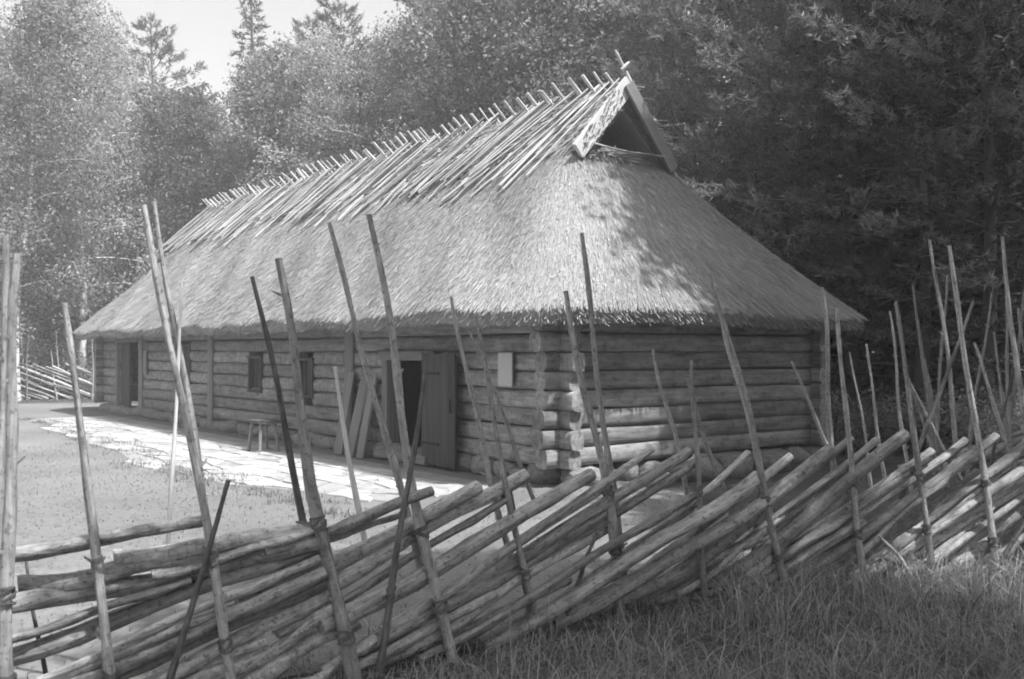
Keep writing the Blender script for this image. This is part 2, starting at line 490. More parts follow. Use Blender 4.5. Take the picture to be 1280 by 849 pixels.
link('lintel', PLANK[1], door2, axis_matrix((.95, -.03, 1.88), (-.9, -.03, 1.88), .24, .1))
link('door_post', PLANK[2], door2, axis_matrix((-.83, -.03, .2), (-.83, -.03, 1.84), .2, .14))
for i in range(2):
    x = .62 + .14 * i
    link('plank', DPLANK[i % 3], door2, axis_matrix((x, .3 - .2 * i, .24), (x, .3 - .2 * i, 1.82), .04, .13))
# --- shuttered windows
for (s0, s1, z0, z1) in [(6.40, 6.98, .84, 1.48), (8.52, 9.08, .86, 1.5), (12.3, 13.02, .92, 1.74)]:
    w = empty('window', (-(s0 + s1) / 2, 0, 0), parent=barn); hw = (s1 - s0) / 2
    for i in range(4):
        x = -hw + .03 + (2 * hw - .06) / 4 * (i + .5)
        link('plank', DPLANK[i % 3], w, axis_matrix((x, .0 + .01 * (i % 2), z0 + .02), (x, .0 + .01 * (i % 2), z1 - .02), .03, (2 * hw - .06) / 4 * .93))
    link('sill', DPLANK[1], w, axis_matrix((-hw - .05, -.03, z0), (hw + .05, -.03, z0), .2, .05))
    link('head', DPLANK[2], w, axis_matrix((-hw - .05, -.03, z1), (hw + .05, -.03, z1), .2, .05))
    for sx in (-hw, hw):
        link('jamb', DPLANK[0], w, axis_matrix((sx, -.025, z0 + .027), (sx, -.025, z1 - .027), .19, .05))
# --- notice on the wall, small board by the far door
nb = empty('notice_board', (-.89, -.155, 0), parent=barn); tag(nb, 'pale blank notice sheet fixed to the log wall')
link('backing', PLANK[2], nb, axis_matrix((0, .008, 1.17), (0, .008, 1.62), .014, .31))
sheet_me = mesh_py('sheet', [(-.145, -.006, 1.185), (.145, -.006, 1.185), (.145, -.006, 1.605), (-.145, -.006, 1.605), (-.145, 0, 1.185), (.145, 0, 1.185), (.145, 0, 1.605), (-.145, 0, 1.605)],
                   [(0, 1, 2, 3), (4, 7, 6, 5), (0, 4, 5, 1), (1, 5, 6, 2), (2, 6, 7, 3), (3, 7, 4, 0)], M_PAPER)
link('sheet', sheet_me, nb)
tb = link('wall_board', PLANK[3], barn, axis_matrix((-15.2, -.15, 1.05), (-15.2, -.15, 1.62), .025, .2))
tag(tb, 'short upright board nailed beside the far door')

# --- the roof
EZ, RZ, TG = 2.14, 5.50, 0.735
XF, XB = .64, -BL - .78
YC = 2.38
HWF, HWB = YC + .88, BW + 1.22 - YC
def hw(side): return HWF if side < 0 else HWB
def zt(t): return EZ + (RZ - EZ) * (t + .16 * (t * t - t))
def ring(t, n_c=8):
    hy = HWF * (1 - t); hyb = HWB * (1 - t); run = 2.08 * t / TG
    x0, x1 = XF - run, XB + run
    r = min(1.15 * max(0.0, 1 - t / TG) ** .55 + .10, hy * .9)
    pts = []
    def seg(p, q, n):
        for i in range(n): pts.append((p[0] + (q[0] - p[0]) * i / n, p[1] + (q[1] - p[1]) * i / n))
    def arc(cx, cy, a0, a1, n):
        for i in range(n):
            a = a0 + (a1 - a0) * i / n
            pts.append((cx + r * math.cos(a), cy + r * math.sin(a)))
    h = math.pi / 2
    ya, yb = YC - hy, YC + hyb
    seg((x1 + r, ya), (x0 - r, ya), 60)              # front eave, far end to near end
    arc(x0 - r, ya + r, -h, 0, n_c)
    seg((x0, ya + r), (x0, yb - r), 20)              # gable side
    arc(x0 - r, yb - r, 0, h, n_c)
    seg((x0 - r, yb), (x1 + r, yb), 60)
    arc(x1 + r, yb - r, h, 2 * h, n_c)
    seg((x1, yb - r), (x1, ya + r), 20)
    arc(x1 + r, ya + r, 2 * h, 3 * h, n_c)
    return pts
NT_ = 16
ring_ts = [TG * i / NT_ for i in range(NT_ + 1)]
RV, RF, RUV = [], [], []
def wob(x, y, t): return .03 * math.sin(x * 1.3 + 2 * t) * math.sin(y * 1.1 + t * 5) + .02 * math.sin(x * 3.7 + t * 9)
P0 = ring(0); NR = len(P0)
per = [0.0]
for i in range(1, NR): per.append(per[-1] + math.dist(P0[i], P0[i - 1]))
# underside rings first, then the outer shell
und = []
for (inset, z) in [(1.15, 2.36), (.55, 2.10), (.14, 1.94), (.03, 1.98)]:
    rr = []
    for (x, y) in P0:
        cx = min(max(x, XB + 1.2), XF - 1.2); cy = min(max(y, YC - HWF + 1.2), YC + HWB - 1.2)
        d = math.hypot(x - cx, y - cy); f = (d - inset) / d
        rr.append((cx + (x - cx) * f, cy + (y - cy) * f, z + .025 * math.sin(x * 2.1 + y) + .02 * math.sin(x * 5.3 + y * 4)))
    und.append(rr)
rows = und + [[(x, y, zt(t) + wob(x, y, t)) for (x, y) in ring(t)] for t in ring_ts]
for ri, row in enumerate(rows):
    for i, p in enumerate(row):
        RV.append(p); RUV.append((per[i], (ri - 4) * .3))
for ri in range(len(rows) - 1):
    for i in range(NR):
        a = ri * NR + i; b2 = ri * NR + (i + 1) % NR
        RF.append((a, b2, b2 + NR, a + NR))
# upper prism with open gablets; verge overhang at both ends
XG0, XG1 = -1.40, -BL + 1.12
def prism(off, x0, x1, n=40, m=8):
    V, F = [], []
    for side in (-1, 1):
        base = len(V)
        for j in range(m + 1):
            t = TG - .02 + (1 - TG + .02) * j / m
            for i in range(n + 1):
                x = x0 + (x1 - x0) * i / n
                rnd = -.05 * (j == m)
                V.append((x, YC + side * hw(side) * (1 - t), zt(t) - off + rnd + wob(x, side, t) * .6))
        for j in range(m):
            for i in range(n):
                a = base + j * (n + 1) + i
                q = (a, a + n + 1, a + n + 2, a + 1)
                F.append(q if side < 0 else q[::-1])
    return V, F
for off, x0, x1 in ((-.012, XG0, XG1), (.30, XG0, XG1)):
    V, F = prism(off, x0, x1); b0 = len(RV)
    for v in V: RV.append(v); RUV.append((v[0], v[2] * 1.4))
    for f in F: RF.append(tuple(i + b0 for i in (f if off < 0 else f[::-1])))
# verge end faces (thatch thickness seen from the gable)
for xe in (XG0, XG1):
    for side in (-1, 1):
        b0 = len(RV)
        for j in range(9):
            t = TG - .02 + (1 - TG + .02) * j / 8
            y = YC + side * hw(side) * (1 - t)
            for off in (-.012, .30):
                z = zt(t) - off + wob(xe, side, t) * .6 - .05 * (j == 8)
                RV.append((xe, y, z)); RUV.append((y * .3, z))
        for j in range(8):
            a = b0 + 2 * j; RF.append((a, a + 1, a + 3, a + 2))
roof_me = mesh_np('thatch', RV, RF, M_THATCH, False, RUV)
roof = link('roof', roof_me, barn)
tag(roof, 'weathered grey straw thatch')
# cap of the hip inside the gablet: a sagging mound of thatch and the dark board behind it
for xe, sgn in ((-1.44, 1), (-BL + 1.17, -1)):
    gv, gf, guv = [], [], []; n = 14
    for j in range(6):
        for i in range(n + 1):
            u = -1 + 2 * i / n
            x = xe - sgn * (-.16 + .24 * j)
            z = zt(TG) - .02 + (-.20, .03, .11, .15, .15, .12)[j] * (1 - .75 * u * u + .25 * math.sin(u * 2.2 - 1)) - .12 * u ** 4 + random.uniform(-.01, .01)
            gv.append((x, YC + .06 + u * .93, z)); guv.append((u * 2, j * .3))
    for j in range(5):
        for i in range(n):
            a = j * (n + 1) + i; gf.append((a, a + 1, a + n + 2, a + n + 1) if sgn > 0 else (a, a + n + 1, a + n + 2, a + 1))
    link('hip_cap', mesh_np('hip_cap', gv, gf, M_THATCH, True, guv), roof)
for xe in (-2.3, -BL + 2.1):
    for i in range(7):
        y = YC - .84 + .28 * i; top = zt(1 - abs(y - YC) / hw(y - YC)) - .3
        if top > zt(TG) - .15:
            link('gable_plank', DPLANK[i % 3], roof, axis_matrix((xe, y, zt(TG) - .5), (xe, y, top + .02), .27, .03))

# straws laid on the thatch: thin blades down the slope, lower ends lifted a little
def straws(n, seed):
    rg = np.random.default_rng(seed)
    # lookup grid of outer shell
    rts = np.linspace(0, TG, 30)
    grid = np.array([[(x, y, zt(t) + wob(x, y, t)) for (x, y) in ring(t)] for t in rts])     # (30, NR, 3)
    gper = np.array(per + [per[-1] + math.dist(P0[0], P0[-1])])
    pos = rg.uniform(0, gper[-1], n * 3)
    ui = np.searchsorted(gper, pos) - 1; ui = np.clip(ui, 0, NR - 1); uf = (pos - gper[ui]) / (gper[ui + 1] - gper[ui])
    # keep the rear side sparse: it is hardly ever seen
    x0 = P0; yv = np.array([p[1] for p in P0])[ui]
    keep = (yv < YC + HWB - .5) | (rg.random(len(pos)) < .25)
    ui, uf = ui[keep][:n], uf[keep][:n]; n = len(ui)
    tt = rg.power(1.15, n); tt = (1 - tt) * 1.0          # more blades lower down, where the ring is longer
    ti = tt * 28.999; t0 = ti.astype(int); tf = (ti - t0)[:, None]
    uj = (ui + 1) % NR; uf = uf[:, None]
    def S(k): return grid[k, ui] * (1 - uf) + grid[k, uj] * uf
    A, B = S(t0), S(np.minimum(t0 + 1, 29))
    c = A * (1 - tf) + B * tf
    dn = S(np.maximum(t0 - 1, 0)) - S(np.minimum(t0 + 1, 29)); dn /= np.linalg.norm(dn, axis=1)[:, None]
    sd = grid[t0, uj] - grid[t0, ui]; sd /= np.linalg.norm(sd, axis=1)[:, None]
    nr = np.cross(sd, -dn); nr /= np.linalg.norm(nr, axis=1)[:, None]
    nr *= np.sign(nr[:, 2:3])
    return c, dn, sd, nr, rg
def straw_mesh(c, dn, sd, nr, rg, lmin, lmax, wmin, wmax, lift, skew):
    n = len(c)
    sk = rg.normal(0, skew, n)[:, None]
    d = dn + sd * sk; d /= np.linalg.norm(d, axis=1)[:, None]
    w = np.cross(nr, d)
    w += nr * rg.normal(0, .35, n)[:, None]
    L = rg.uniform(lmin, lmax, n)[:, None]; wd = rg.uniform(wmin, wmax, n)[:, None] * .5
    lf = (rg.gamma(2.0, lift / 2, n) + .008)[:, None]
    a = c - d * L * .5 + nr * .004; b = c + d * L * .5 + nr * lf
    V = np.stack([a - w * wd * .6, a + w * wd * .6, b + w * wd, b - w * wd], 1).reshape(-1, 3)
    F = np.arange(4 * n).reshape(n, 4)
    tint = np.repeat(np.clip(rg.normal(.5, .13, n) + .13 * np.sin(c[:, 0] * 1.1 + 1.7 * np.sin(c[:, 1] * .9)) * np.sin(c[:, 2] * 2.3 + c[:, 0] * .7) + .08 * np.sin(c[:, 0] * 3.9 + c[:, 2] * 5.1), 0, 1), 4)
    return V, F, tint
Vs, Fs, Ts = [], [], []
def add_st(a):
    V, F, T = a; Fs.append(F + sum(len(v) for v in Vs)); Vs.append(V); Ts.append(T)
c, dn, sd, nr, rg = straws(270000, 5)
add_st(straw_mesh(c, dn, sd, nr, rg, .12, .34, .0035, .008, .009, .13))
# eave fringe: ends poking out along the cut edge
m = 16000
pos = rg.uniform(0, per[-1], m); ui = np.clip(np.searchsorted(per, pos) - 1, 0, NR - 2)
P = np.array(rows[4]); uf = ((pos - np.array(per)[ui]) / (np.array(per)[ui + 1] - np.array(per)[ui]))[:, None]
e = P[ui] * (1 - uf) + P[ui + 1] * uf
tan = P[ui + 1] - P[ui]; tan /= np.linalg.norm(tan, axis=1)[:, None]
outw = np.stack([tan[:, 1], -tan[:, 0], np.zeros(m)], 1)
e = e + outw * rg.uniform(-.14, .02, m)[:, None] + np.array([0, 0, 1]) * rg.uniform(-.20, .0, m)[:, None]
d = outw * .7 + np.array([0, 0, -.72]); nrm = outw * .7 + np.array([0, 0, .7])
add_st(straw_mesh(e, d, tan, nrm, rg, .05, .15, .006, .014, .008, .2))
# prism slopes and shaggy verges
m = 14000
x = rg.uniform(XG1, XG0, m); t = rg.uniform(TG - .01, .985, m); sdn = np.where(rg.random(m) < .75, -1.0, 1.0)
zz = np.array([zt(q) for q in t]); c = np.stack([x, YC + sdn * np.where(sdn < 0, HWF, HWB) * (1 - t), zz + .01], 1)
sl = np.stack([np.zeros(m), sdn * .7, -np.full(m, .75)], 1); sl /= np.linalg.norm(sl, axis=1)[:, None]
nrm = np.stack([np.zeros(m), sdn * .75, np.full(m, .7)], 1)
add_st(straw_mesh(c, sl, np.tile([1., 0, 0], (m, 1)), nrm, rg, .15, .38, .008, .022, .03, .2))
m = 6500
t = rg.uniform(TG + .03, 1.0, m); sdn = np.where(rg.random(m) < .5, -1.0, 1.0)
c = np.stack([np.full(m, XG0) + rg.uniform(-.05, .06, m), YC + sdn * np.where(sdn < 0, HWF, HWB) * (1 - t), np.array([zt(q) for q in t]) - rg.uniform(-.04, .26, m)], 1)
d = np.stack([rg.uniform(.0, .22, m), sdn * .7, -np.full(m, .7)], 1); d /= np.linalg.norm(d, axis=1)[:, None]
add_st(straw_mesh(c, d, np.tile([1., 0, 0], (m, 1)), np.stack([rg.uniform(.2, 1, m), sdn * .6, np.full(m, .6)], 1), rg, .12, .32, .008, .02, .05, .5))
# hip cap strands
m = 2200
u = rg.uniform(-1, 1, m); xx = rg.uniform(-2.15, -1.32, m)
c = np.stack([xx, YC + .06 + u * .9, zt(TG) + np.interp(-xx, [1.27, 1.44, 1.67, 2.17], [-.2, .03, .12, .15]) * (1 - .75 * u * u + .25 * np.sin(u * 2.2 - 1)) - .12 * u ** 4], 1)
d = np.stack([np.full(m, .8), u * .55, -np.full(m, .3)], 1); d /= np.linalg.norm(d, axis=1)[:, None]
add_st(straw_mesh(c, d, np.tile([0., 1, 0], (m, 1)), np.tile([.4, 0, .9], (m, 1)), rg, .15, .4, .006, .016, .02, .35))
st_o = link('straw', mesh_np('straw', np.concatenate(Vs), np.concatenate(Fs), M_STRAW, False, None, np.concatenate(Ts)), roof)
tag(st_o, kind='stuff')

# gablet barge boards, finial
zb = zt(TG) - .0
xg = XG0 + .13
apex = Vector((xg, YC, 5.62))
link('barge_board', PBOARD, roof, axis_matrix((xg, YC - .97, 4.42), (xg, YC + .03, 5.53), .05, .24))  # paler than its twin: the difference in light is put into the wood colour
bb = link('barge_board', box_me('long_barge_board', M_PLANK, .02, 131), roof, axis_matrix((xg + .055, YC + .90, 4.36), (xg + .055, YC - .04, 5.50), .05, .19))
link('finial', unit_pole('finial', M_RIDGE, 7, 6, .5, .5, .1, 140), roof, axis_matrix((xg, YC + .08, 5.50), (xg - .05, YC - .22, 5.98), .036))
link('finial', unit_pole('finial_peg', M_RIDGE, 7, 4, .6, .3, .1, 141), roof, axis_matrix((xg, YC - .12, 5.70), (xg + .05, YC - .02, 5.82), .035))
link('gable_rod', STAKES[0], roof, axis_matrix((xg + .1, YC - .75, 4.53), (xg + .1, YC + .72, 4.50), .016))
# ridge poles: crossed pairs riding on the ridge, tails lying slantwise on the slopes
RP = [unit_pole('ridge_pole_%d' % i, M_RIDGE, 7, 6, (.85, .7, .95, .8, .75)[i], (.5, .9, .3, .7, 1.1)[i], .10, 150 + i, (0, .2, .3, 0, .1)[i]) for i in range(5)]
def slope_pt(x, b, side, lift):
    """point on the roof slope at horizontal distance b from the ridge"""
    t = 1 - b / hw(side)
    return Vector((x, YC + side * (b + lift * .7), zt(t) + lift * .7))
s = 1.62; k = 0; x_end = BL - 1.1
while s < x_end:
    x = -s
    n = 1 if k % 4 == 0 else 2
    for q in range(n):
        xq = x - q * .11 + random.uniform(-.04, .04)
        b = random.uniform(.78, 1.18) * (1.25 if s < 2.6 else 1)
        kk = random.uniform(.6, 1.15) if s > 2.2 else .35 + .2 * q
        top = Vector((xq + .12, YC + random.uniform(.02, .14), RZ + .12 + random.uniform(0, .06)))
        bot = slope_pt(xq - kk * b, b, -1, .05 + .05 * q + random.uniform(0, .03))
        if bot.x < -BL - .1: bot.x = -BL - .1 + random.uniform(0, .2)
        link('ridge_pole', random.choice(RP), roof, axis_matrix(bot, top, random.uniform(.017, .04), random.uniform(.016, .03), random.uniform(-.5, .5)))
    # rear member whose tip stands up past the ridge
    b = random.uniform(.9, 1.3)
    tip = Vector((x + random.uniform(-.05, .05), YC - random.uniform(.14, .24), RZ + random.uniform(.20, .32)))
    bot = slope_pt(x + .1, b, 1, .08)
    link('ridge_pole', random.choice(RP), roof, axis_matrix(bot, tip, random.uniform(.022, .034), None, random.uniform(0, 3)))
    s += random.uniform(.18, .29); k += 1
# slipped poles lower on the slope
for i in range(26):
    s = random.uniform(2.2, 16.5); b0 = random.uniform(.7, .95); b1 = b0 + random.uniform(.3, .5); kk = random.uniform(.6, .95)
    link('ridge_pole', random.choice(RP), roof, axis_matrix(slope_pt(-s - kk * (b1 - b0), b1, -1, .05), slope_pt(-s, b0, -1, .07), random.uniform(.022, .036)))

# ------------------------------------------------------------------ things beside the barn
def local(s, out, z): return C + D1 * s - D2 * out + Vector((0, 0, z))
def plank_thing(s, top, w, label, m, tilt):
    p = local(s, .42, 0.012); q = local(s + tilt, .17, top)
    root = link('leaning_plank', m, None, axis_matrix(p, q, .035, w) if False else None)
    d = q - p; x = d.normalized(); y = (-D2 - x * (-D2).dot(x)).normalized(); z = x.cross(y)
    root.matrix_world = Matrix.Translation(p) @ Matrix((x, y, z)).transposed().to_4x4() @ Matrix.Diagonal((d.length, .035, w, 1))
    tag(root, label, 'plank')
plank_thing(4.86, 1.30, .24, 'widest dark weathered plank leaning on the log wall, farthest from the open doorway', PLANK[0], .05)
plank_thing(4.50, 1.18, .26, 'pale grey plank leaning on the log wall, middle of three by the doorway', PLANK[1], -.06)
plank_thing(4.16, 1.22, .20, 'narrow grey plank leaning on the log wall next to the open doorway', PLANK[2], .03)

stool = empty('stool', (-3.99, 16.0, 0.0), barn.rotation_euler.z)
tag(stool, 'small rough wooden stool standing in the eave shadow before the log wall', 'stool')
for i in range(3):
    link('seat_plank', DPLANK[i], stool, axis_matrix((-.26, -.13 + .13 * i, .5), (.26, -.13 + .13 * i, .5), .125, .05))
for (a, b2) in ((-1, -1), (1, -1), (-1, 1), (1, 1)):
    link('leg', LOGS[0], stool, axis_matrix((a * .22, b2 * .16, 0.0), (a * .17, b2 * .12, .48), .025))

# flagstone path along the barn
path = empty('path'); tag(path, kind='structure')
pm = mesh_np('path_bed', [], np.zeros((0, 4)), M_YARD) if False else None
pb = [local(s_, .55, .011) for s_ in (0.2, 4, 8, 12, 16.6)] + [local(s_, o_ + random.uniform(-.15, .15), .011) for (s_, o_) in ((16.4, 2.4), (14, 2.6), (12, 2.75), (10, 2.8), (8, 2.95), (6, 3.2), (4, 3.25), (2.5, 3.2), (1.6, 2.6), (.2, 2.4))]
M_BED = ground_mat('path_bed', 0.20, 0.36, 0.8, 12.0, 0.6, 0.03)
link('path_bed', mesh_py('path_bed', pb, [list(range(len(pb)))], M_BED), path)
def flag(pts, zt_):
    r = random; n = len(pts)
    cx = sum(p[0] for p in pts) / n; cy = sum(p[1] for p in pts) / n
    V = [(p[0] - cx, p[1] - cy, 0.0) for p in pts] + [((p[0] - cx) * .97, (p[1] - cy) * .97, zt_ + random.uniform(-.006, .006)) for p in pts] + [(random.uniform(-.05, .05), random.uniform(-.05, .05), zt_ + .004)]
    F = [(i, (i + 1) % n, n + (i + 1) % n, n + i) for i in range(n)] + [(n + i, n + (i + 1) % n, 2 * n) for i in range(n)]
    me = mesh_py('flagstone', V, F, M_FLAG)
    o = link('flagstone', me, path); o.location = (cx, cy, 0.008)
def grid_pt(i, j, cache={}):
    if (i, j) not in cache:
        s = 0.2 + i * .72 + random.uniform(-.22, .22) + (.36 if j % 2 else 0)
        o = .95 + j * .40 + random.uniform(-.09, .09)
        p = local(s, o, 0); cache[(i, j)] = (p.x, p.y)
    return cache[(i, j)]
for i in range(22):
    wmax = 6 if i < 8 else (5 if i < 18 else 4)
    if i < 2: wmax = 4
    for j in range(wmax):
        if random.random() < .04 + .25 * (j == wmax - 1): continue
        q = [grid_pt(i, j), grid_pt(i + 1, j), grid_pt(i + 1, j + 1), grid_pt(i, j + 1)]
        cx = sum(p[0] for p in q) / 4; cy = sum(p[1] for p in q) / 4
        q = [(cx + (p[0] - cx) * .93, cy + (p[1] - cy) * .91) for p in q]
        # break the straight sides
        qq = []
        for k in range(4):
            a, c2 = q[k], q[(k + 1) % 4]; qq.append(a)
            for tq in (.3, .68):
                qq.append((a[0] + (c2[0] - a[0]) * tq + random.uniform(-.05, .05), a[1] + (c2[1] - a[1]) * tq + random.uniform(-.05, .05)))
        flag(qq, random.uniform(.010, .024))

# ------------------------------------------------------------------ near pole fence
CURT = [(-4.3, 3.55), (-2.5, 4.2), (-.8, 5.0), (.75, 6.4), (2.2, 6.9), (4.2, 7.3), (6.5, 7.6)]
def curtain(x):
    k = (x - CX) / FPX
    for (a, c2) in zip(CURT[:-1], CURT[1:]):
        ka, kc = a[0] / a[1], c2[0] / c2[1]
        if ka <= k <= kc:
            dx, dy = c2[0] - a[0], c2[1] - a[1]
            t = (k * a[1] - a[0]) / (dx - k * dy)
            return a[1] + dy * t
    return CURT[0][1] if k < 0 else CURT[-1][1]
def cp(x, y, off=0.0):
    Y = curtain(x) + off
    p = px(x, y, Y); p.z = max(p.z, .03); return p
fence = empty('pole_fence', (0.4, 6.0, 0)); tag(fence, 'rustic fence of slanting poles between tall leaning stakes in front of the barn', 'fence')
FI = Matrix.Translation((-.4, -6.0, 0))
RL = [(-60, 700, 258, 650, 19), (144, 700, 392, 652, 25), (-40, 768, 396, 668, 24), (-50, 838, 397, 684, 21), (-60, 885, 400, 700, 18), (40, 872, 404, 711, 24),
      (150, 872, 410, 735, 18), (215, 868, 413, 756, 18), (290, 858, 446, 772, 22), (370, 852, 470, 800, 17),
      (330, 690, 536, 615, 17), (400, 678, 497, 641, 8), (300, 756, 590, 602, 25), (330, 768, 655, 592, 18), (345, 790, 636, 624, 14),
      (400, 784, 732, 594, 24), (480, 790, 752, 603, 13), (432, 824, 757, 632, 17), (470, 838, 762, 653, 16), (520, 842, 866, 622, 15),
      (655, 668, 810, 561, 13), (670, 676, 856, 557, 17), (690, 688, 866, 572, 14), (640, 784, 870, 624, 13), (600, 812, 948, 598, 22),
      (690, 790, 952, 622, 25), (640, 800, 772, 724, 17), (750, 790, 944, 665, 17), (800, 782, 905, 722, 15),
      (820, 662, 936, 566, 11), (840, 680, 984, 569, 15), (880, 682, 1030, 552, 28), (900, 690, 1062, 586, 13), (930, 704, 1066, 596, 27),
      (940, 712, 1068, 634, 18), (930, 738, 1072, 648, 12), (990, 738, 1070, 688, 14), (880, 746, 944, 700, 17),
      (1005, 588, 1063, 546, 11), (990, 628, 1097, 551, 12), (1000, 646, 1128, 545, 27), (1010, 676, 1136, 580, 12), (1070, 622, 1160, 559, 12),
      (1075, 640, 1206, 549, 11), (1055, 694, 1207, 571, 18), (1165, 598, 1240, 543, 16), (1080, 704, 1214, 604, 17), (1050, 694, 1110, 649, 15),
      (1055, 722, 1148, 657, 14), (1060, 724, 1106, 688, 13), (1085, 740, 1157, 701, 14), (1130, 722, 1219, 643, 13), (1140, 742, 1229, 672, 19),
      (1160, 750, 1236, 708, 11), (1190, 622, 1300, 540, 16), (1190, 640, 1310, 560, 17), (1200, 650, 1310, 572, 9), (1205, 690, 1262, 639, 17),
      (1220, 672, 1310, 598, 19), (1200, 726, 1268, 677, 13), (1225, 732, 1310, 672, 14), (1180, 664, 1300, 590, 12), (1240, 745, 1320, 700, 13),
      (24, 728, 300, 681, 20), (190, 714, 396, 661, 15), (10, 866, 300, 758, 14), (80, 872, 408, 722, 13), (110, 884, 330, 792, 16), (255, 866, 432, 768, 14), (-20, 800, 240, 726, 15)]
rr_ = random.Random(5)
def foot_y(x): return HZ + (CAM_H - .06) * FPX / curtain(x)
for x0 in [440, 520] + list(range(760, 1270, 46)):
    x0 = x0 + rr_.uniform(-9, 9); ln = rr_.uniform(120, 190); sl = (.50 + .22 * min(1.0, (x0 - 420) / 400)) * rr_.uniform(.92, 1.08)
    RL.append((x0, foot_y(x0), x0 + ln, foot_y(x0) - ln * sl, rr_.uniform(10, 14)))
for i, (x1, y1, x2, y2, w) in enumerate(RL):
    if w > 20: w = 20 + (w - 20) * .3
    if x1 >= 640: w *= .95
    else: w *= 1.12
    off = (-.035, .03, 0.0, .045, -.02)[i % 5]
    p, q = cp(x1, y1, off), cp(x2, y2, off)
    r = w * .5 * (p.y + q.y) * .5 / FPX
    if x1 > 600 and p.z > .07 and q.z - p.z > .12:
        d_ = (p - q); ext = min((p.z - .05) / max(.02, -d_.normalized().z), max(0.0, 3.3 - d_.length)); p = p + d_.normalized() * ext
    link('rail', RAILS[(i * 3 + i // 5) % 8], fence, FI @ axis_matrix(p, q, r, r * random.uniform(.9, 1.05), random.uniform(-.4, .4)))
FRONT = []
# tall stakes: top pixel, foot pixel, width in pixels, side (f front, b behind), kind
ST = [(11, 292, 12, 880, 17, 'b', 0), (24, 318, 18, 880, 19, 'f', 0), (70, 380, 142, 880, 13, 'f', 0), (228, 352, 210, 700, 6, 'b', 2),
      (178, 258, 292, 850, 13, 'f', 0), (197, 250, 268, 700, 10, 'b', 0), (282, 600, 208, 868, 10, 'f', 1), (320, 345, 398, 760, 10, 'b', 1),
      (333, 325, 442, 860, 17, 'f', 0), (417, 458, 460, 700, 8, 'b', 2), (403, 280, 530, 720, 10, 'b', 0), (450, 270, 560, 810, 14, 'f', 0),
      (540, 465, 476, 820, 10, 'f', 1), (565, 370, 640, 700, 8, 'b', 0), (598, 395, 672, 780, 9, 'f', 0), (588, 415, 672, 640, 6, 'b', 0),
      (719, 292, 782, 745, 10, 'b', 0), (717, 362, 775, 745, 13, 'f', 0), (823, 435, 866, 650, 7, 'b', 0), (868, 450, 884, 742, 8, 'f', 0),
      (852, 475, 914, 640, 7, 'b', 0), (886, 343, 978, 720, 10, 'f', 0), (907, 405, 968, 660, 7, 'b', 0), (988, 452, 1050, 600, 6, 'b', 0),
      (1018, 360, 1046, 660, 8, 'b', 0), (1046, 385, 1082, 742, 9, 'f', 0), (1113, 378, 1166, 735, 8, 'f', 0), (1160, 300, 1206, 660, 7, 'b', 0),
      (1180, 308, 1246, 735, 9, 'f', 0), (1257, 295, 1300, 700, 9, 'f', 0), (1215, 375, 1108, 665, 7, 'b', 1), (1128, 460, 1200, 600, 6, 'b', 0),
      (1212, 430, 1280, 620, 6, 'b', 0), (1096, 668, 1142, 742, 6, 'f', 0), (745, 665, 714, 752, 8, 'f', 1), (1290, 640, 1235, 740, 8, 'f', 1),
      (1107, 390, 1138, 620, 5, 'c', 0), (1150, 400, 1186, 620, 5, 'c', 0), (1274, 385, 1296, 600, 6, 'c', 0), (1240, 415, 1266, 620, 5, 'c', 0), (1086, 430, 1106, 610, 5, 'c', 0),
      (1236, 365, 1204, 620, 5, 'c', 0), (1272, 445, 1222, 640, 5, 'c', 1), (1136, 470, 1182, 610, 5, 'c', 0), (1062, 440, 1090, 620, 4, 'c', 0),
      (30, 690, 62, 850, 7, 'b', 1), (636, 590, 655, 730, 8, 'b', 1), (948, 600, 938, 730, 7, 'b', 1)]
for i, (x1, y1, x2, y2, w, sd_, kd) in enumerate(ST):
    off = {'f': -.13, 'b': .13, 'c': .45}[sd_]
    foot = cp(x2, y2, off); top = px(x1, y1, curtain(x2) * .45 + curtain(x1) * .55 + off)
    r = w * .53 * foot.y / FPX
    if foot.z < .3: foot = foot + (foot - top).normalized() * min(.25, foot.z + .12)
    if sd_ == 'f': FRONT.append((foot.copy(), top.copy(), r))
    me = (STAKES[i % 6], DSTAKES[i % 2], WSTAKE)[kd]
    mw_ = axis_matrix(foot, top, r, None, random.uniform(0, 6))
    link('stake', me, fence, FI @ mw_)
    if sd_ == 'f': FRONT[-1] = FRONT[-1] + (mw_, me)
# twisted withes binding the stake pairs
def tie_me(seed):
    r = random.Random(seed); V = []; F = []; nseg = 66; sides = 5; tr = .0065
    for i in range(nseg + 1):
        t = i / nseg; an = t * 2 * math.pi * 4.6
        rx, ry = 1 + r.uniform(-.05, .08), 1 + r.uniform(-.05, .08)
        tn = int(t * 3.3); c = Vector((rx * math.cos(an), ry * math.sin(an), (t - .5) * .06 + .006 * math.sin(an * 2 + seed) + .014 * math.sin(an + tn * 1.9 + seed)))
        d = Vector((-rx * math.sin(an), ry * math.cos(an), .01)).normalized(); n1 = Vector((0, 0, 1)).cross(d).normalized(); n2 = d.cross(n1)
        for k in range(sides):
            a = 2 * math.pi * k / sides
            V.append(c + n1 * tr * 28 * math.cos(a) + n2 * tr * math.sin(a))
    for i in range(nseg):
        for k in range(sides):
            a = i * sides + k; b2 = i * sides + (k + 1) % sides
            F.append((a, b2, b2 + sides, a + sides))
    return mesh_py('tie', V, F, M_TWIG, True)
TIES = [tie_me(i) for i in range(3)]
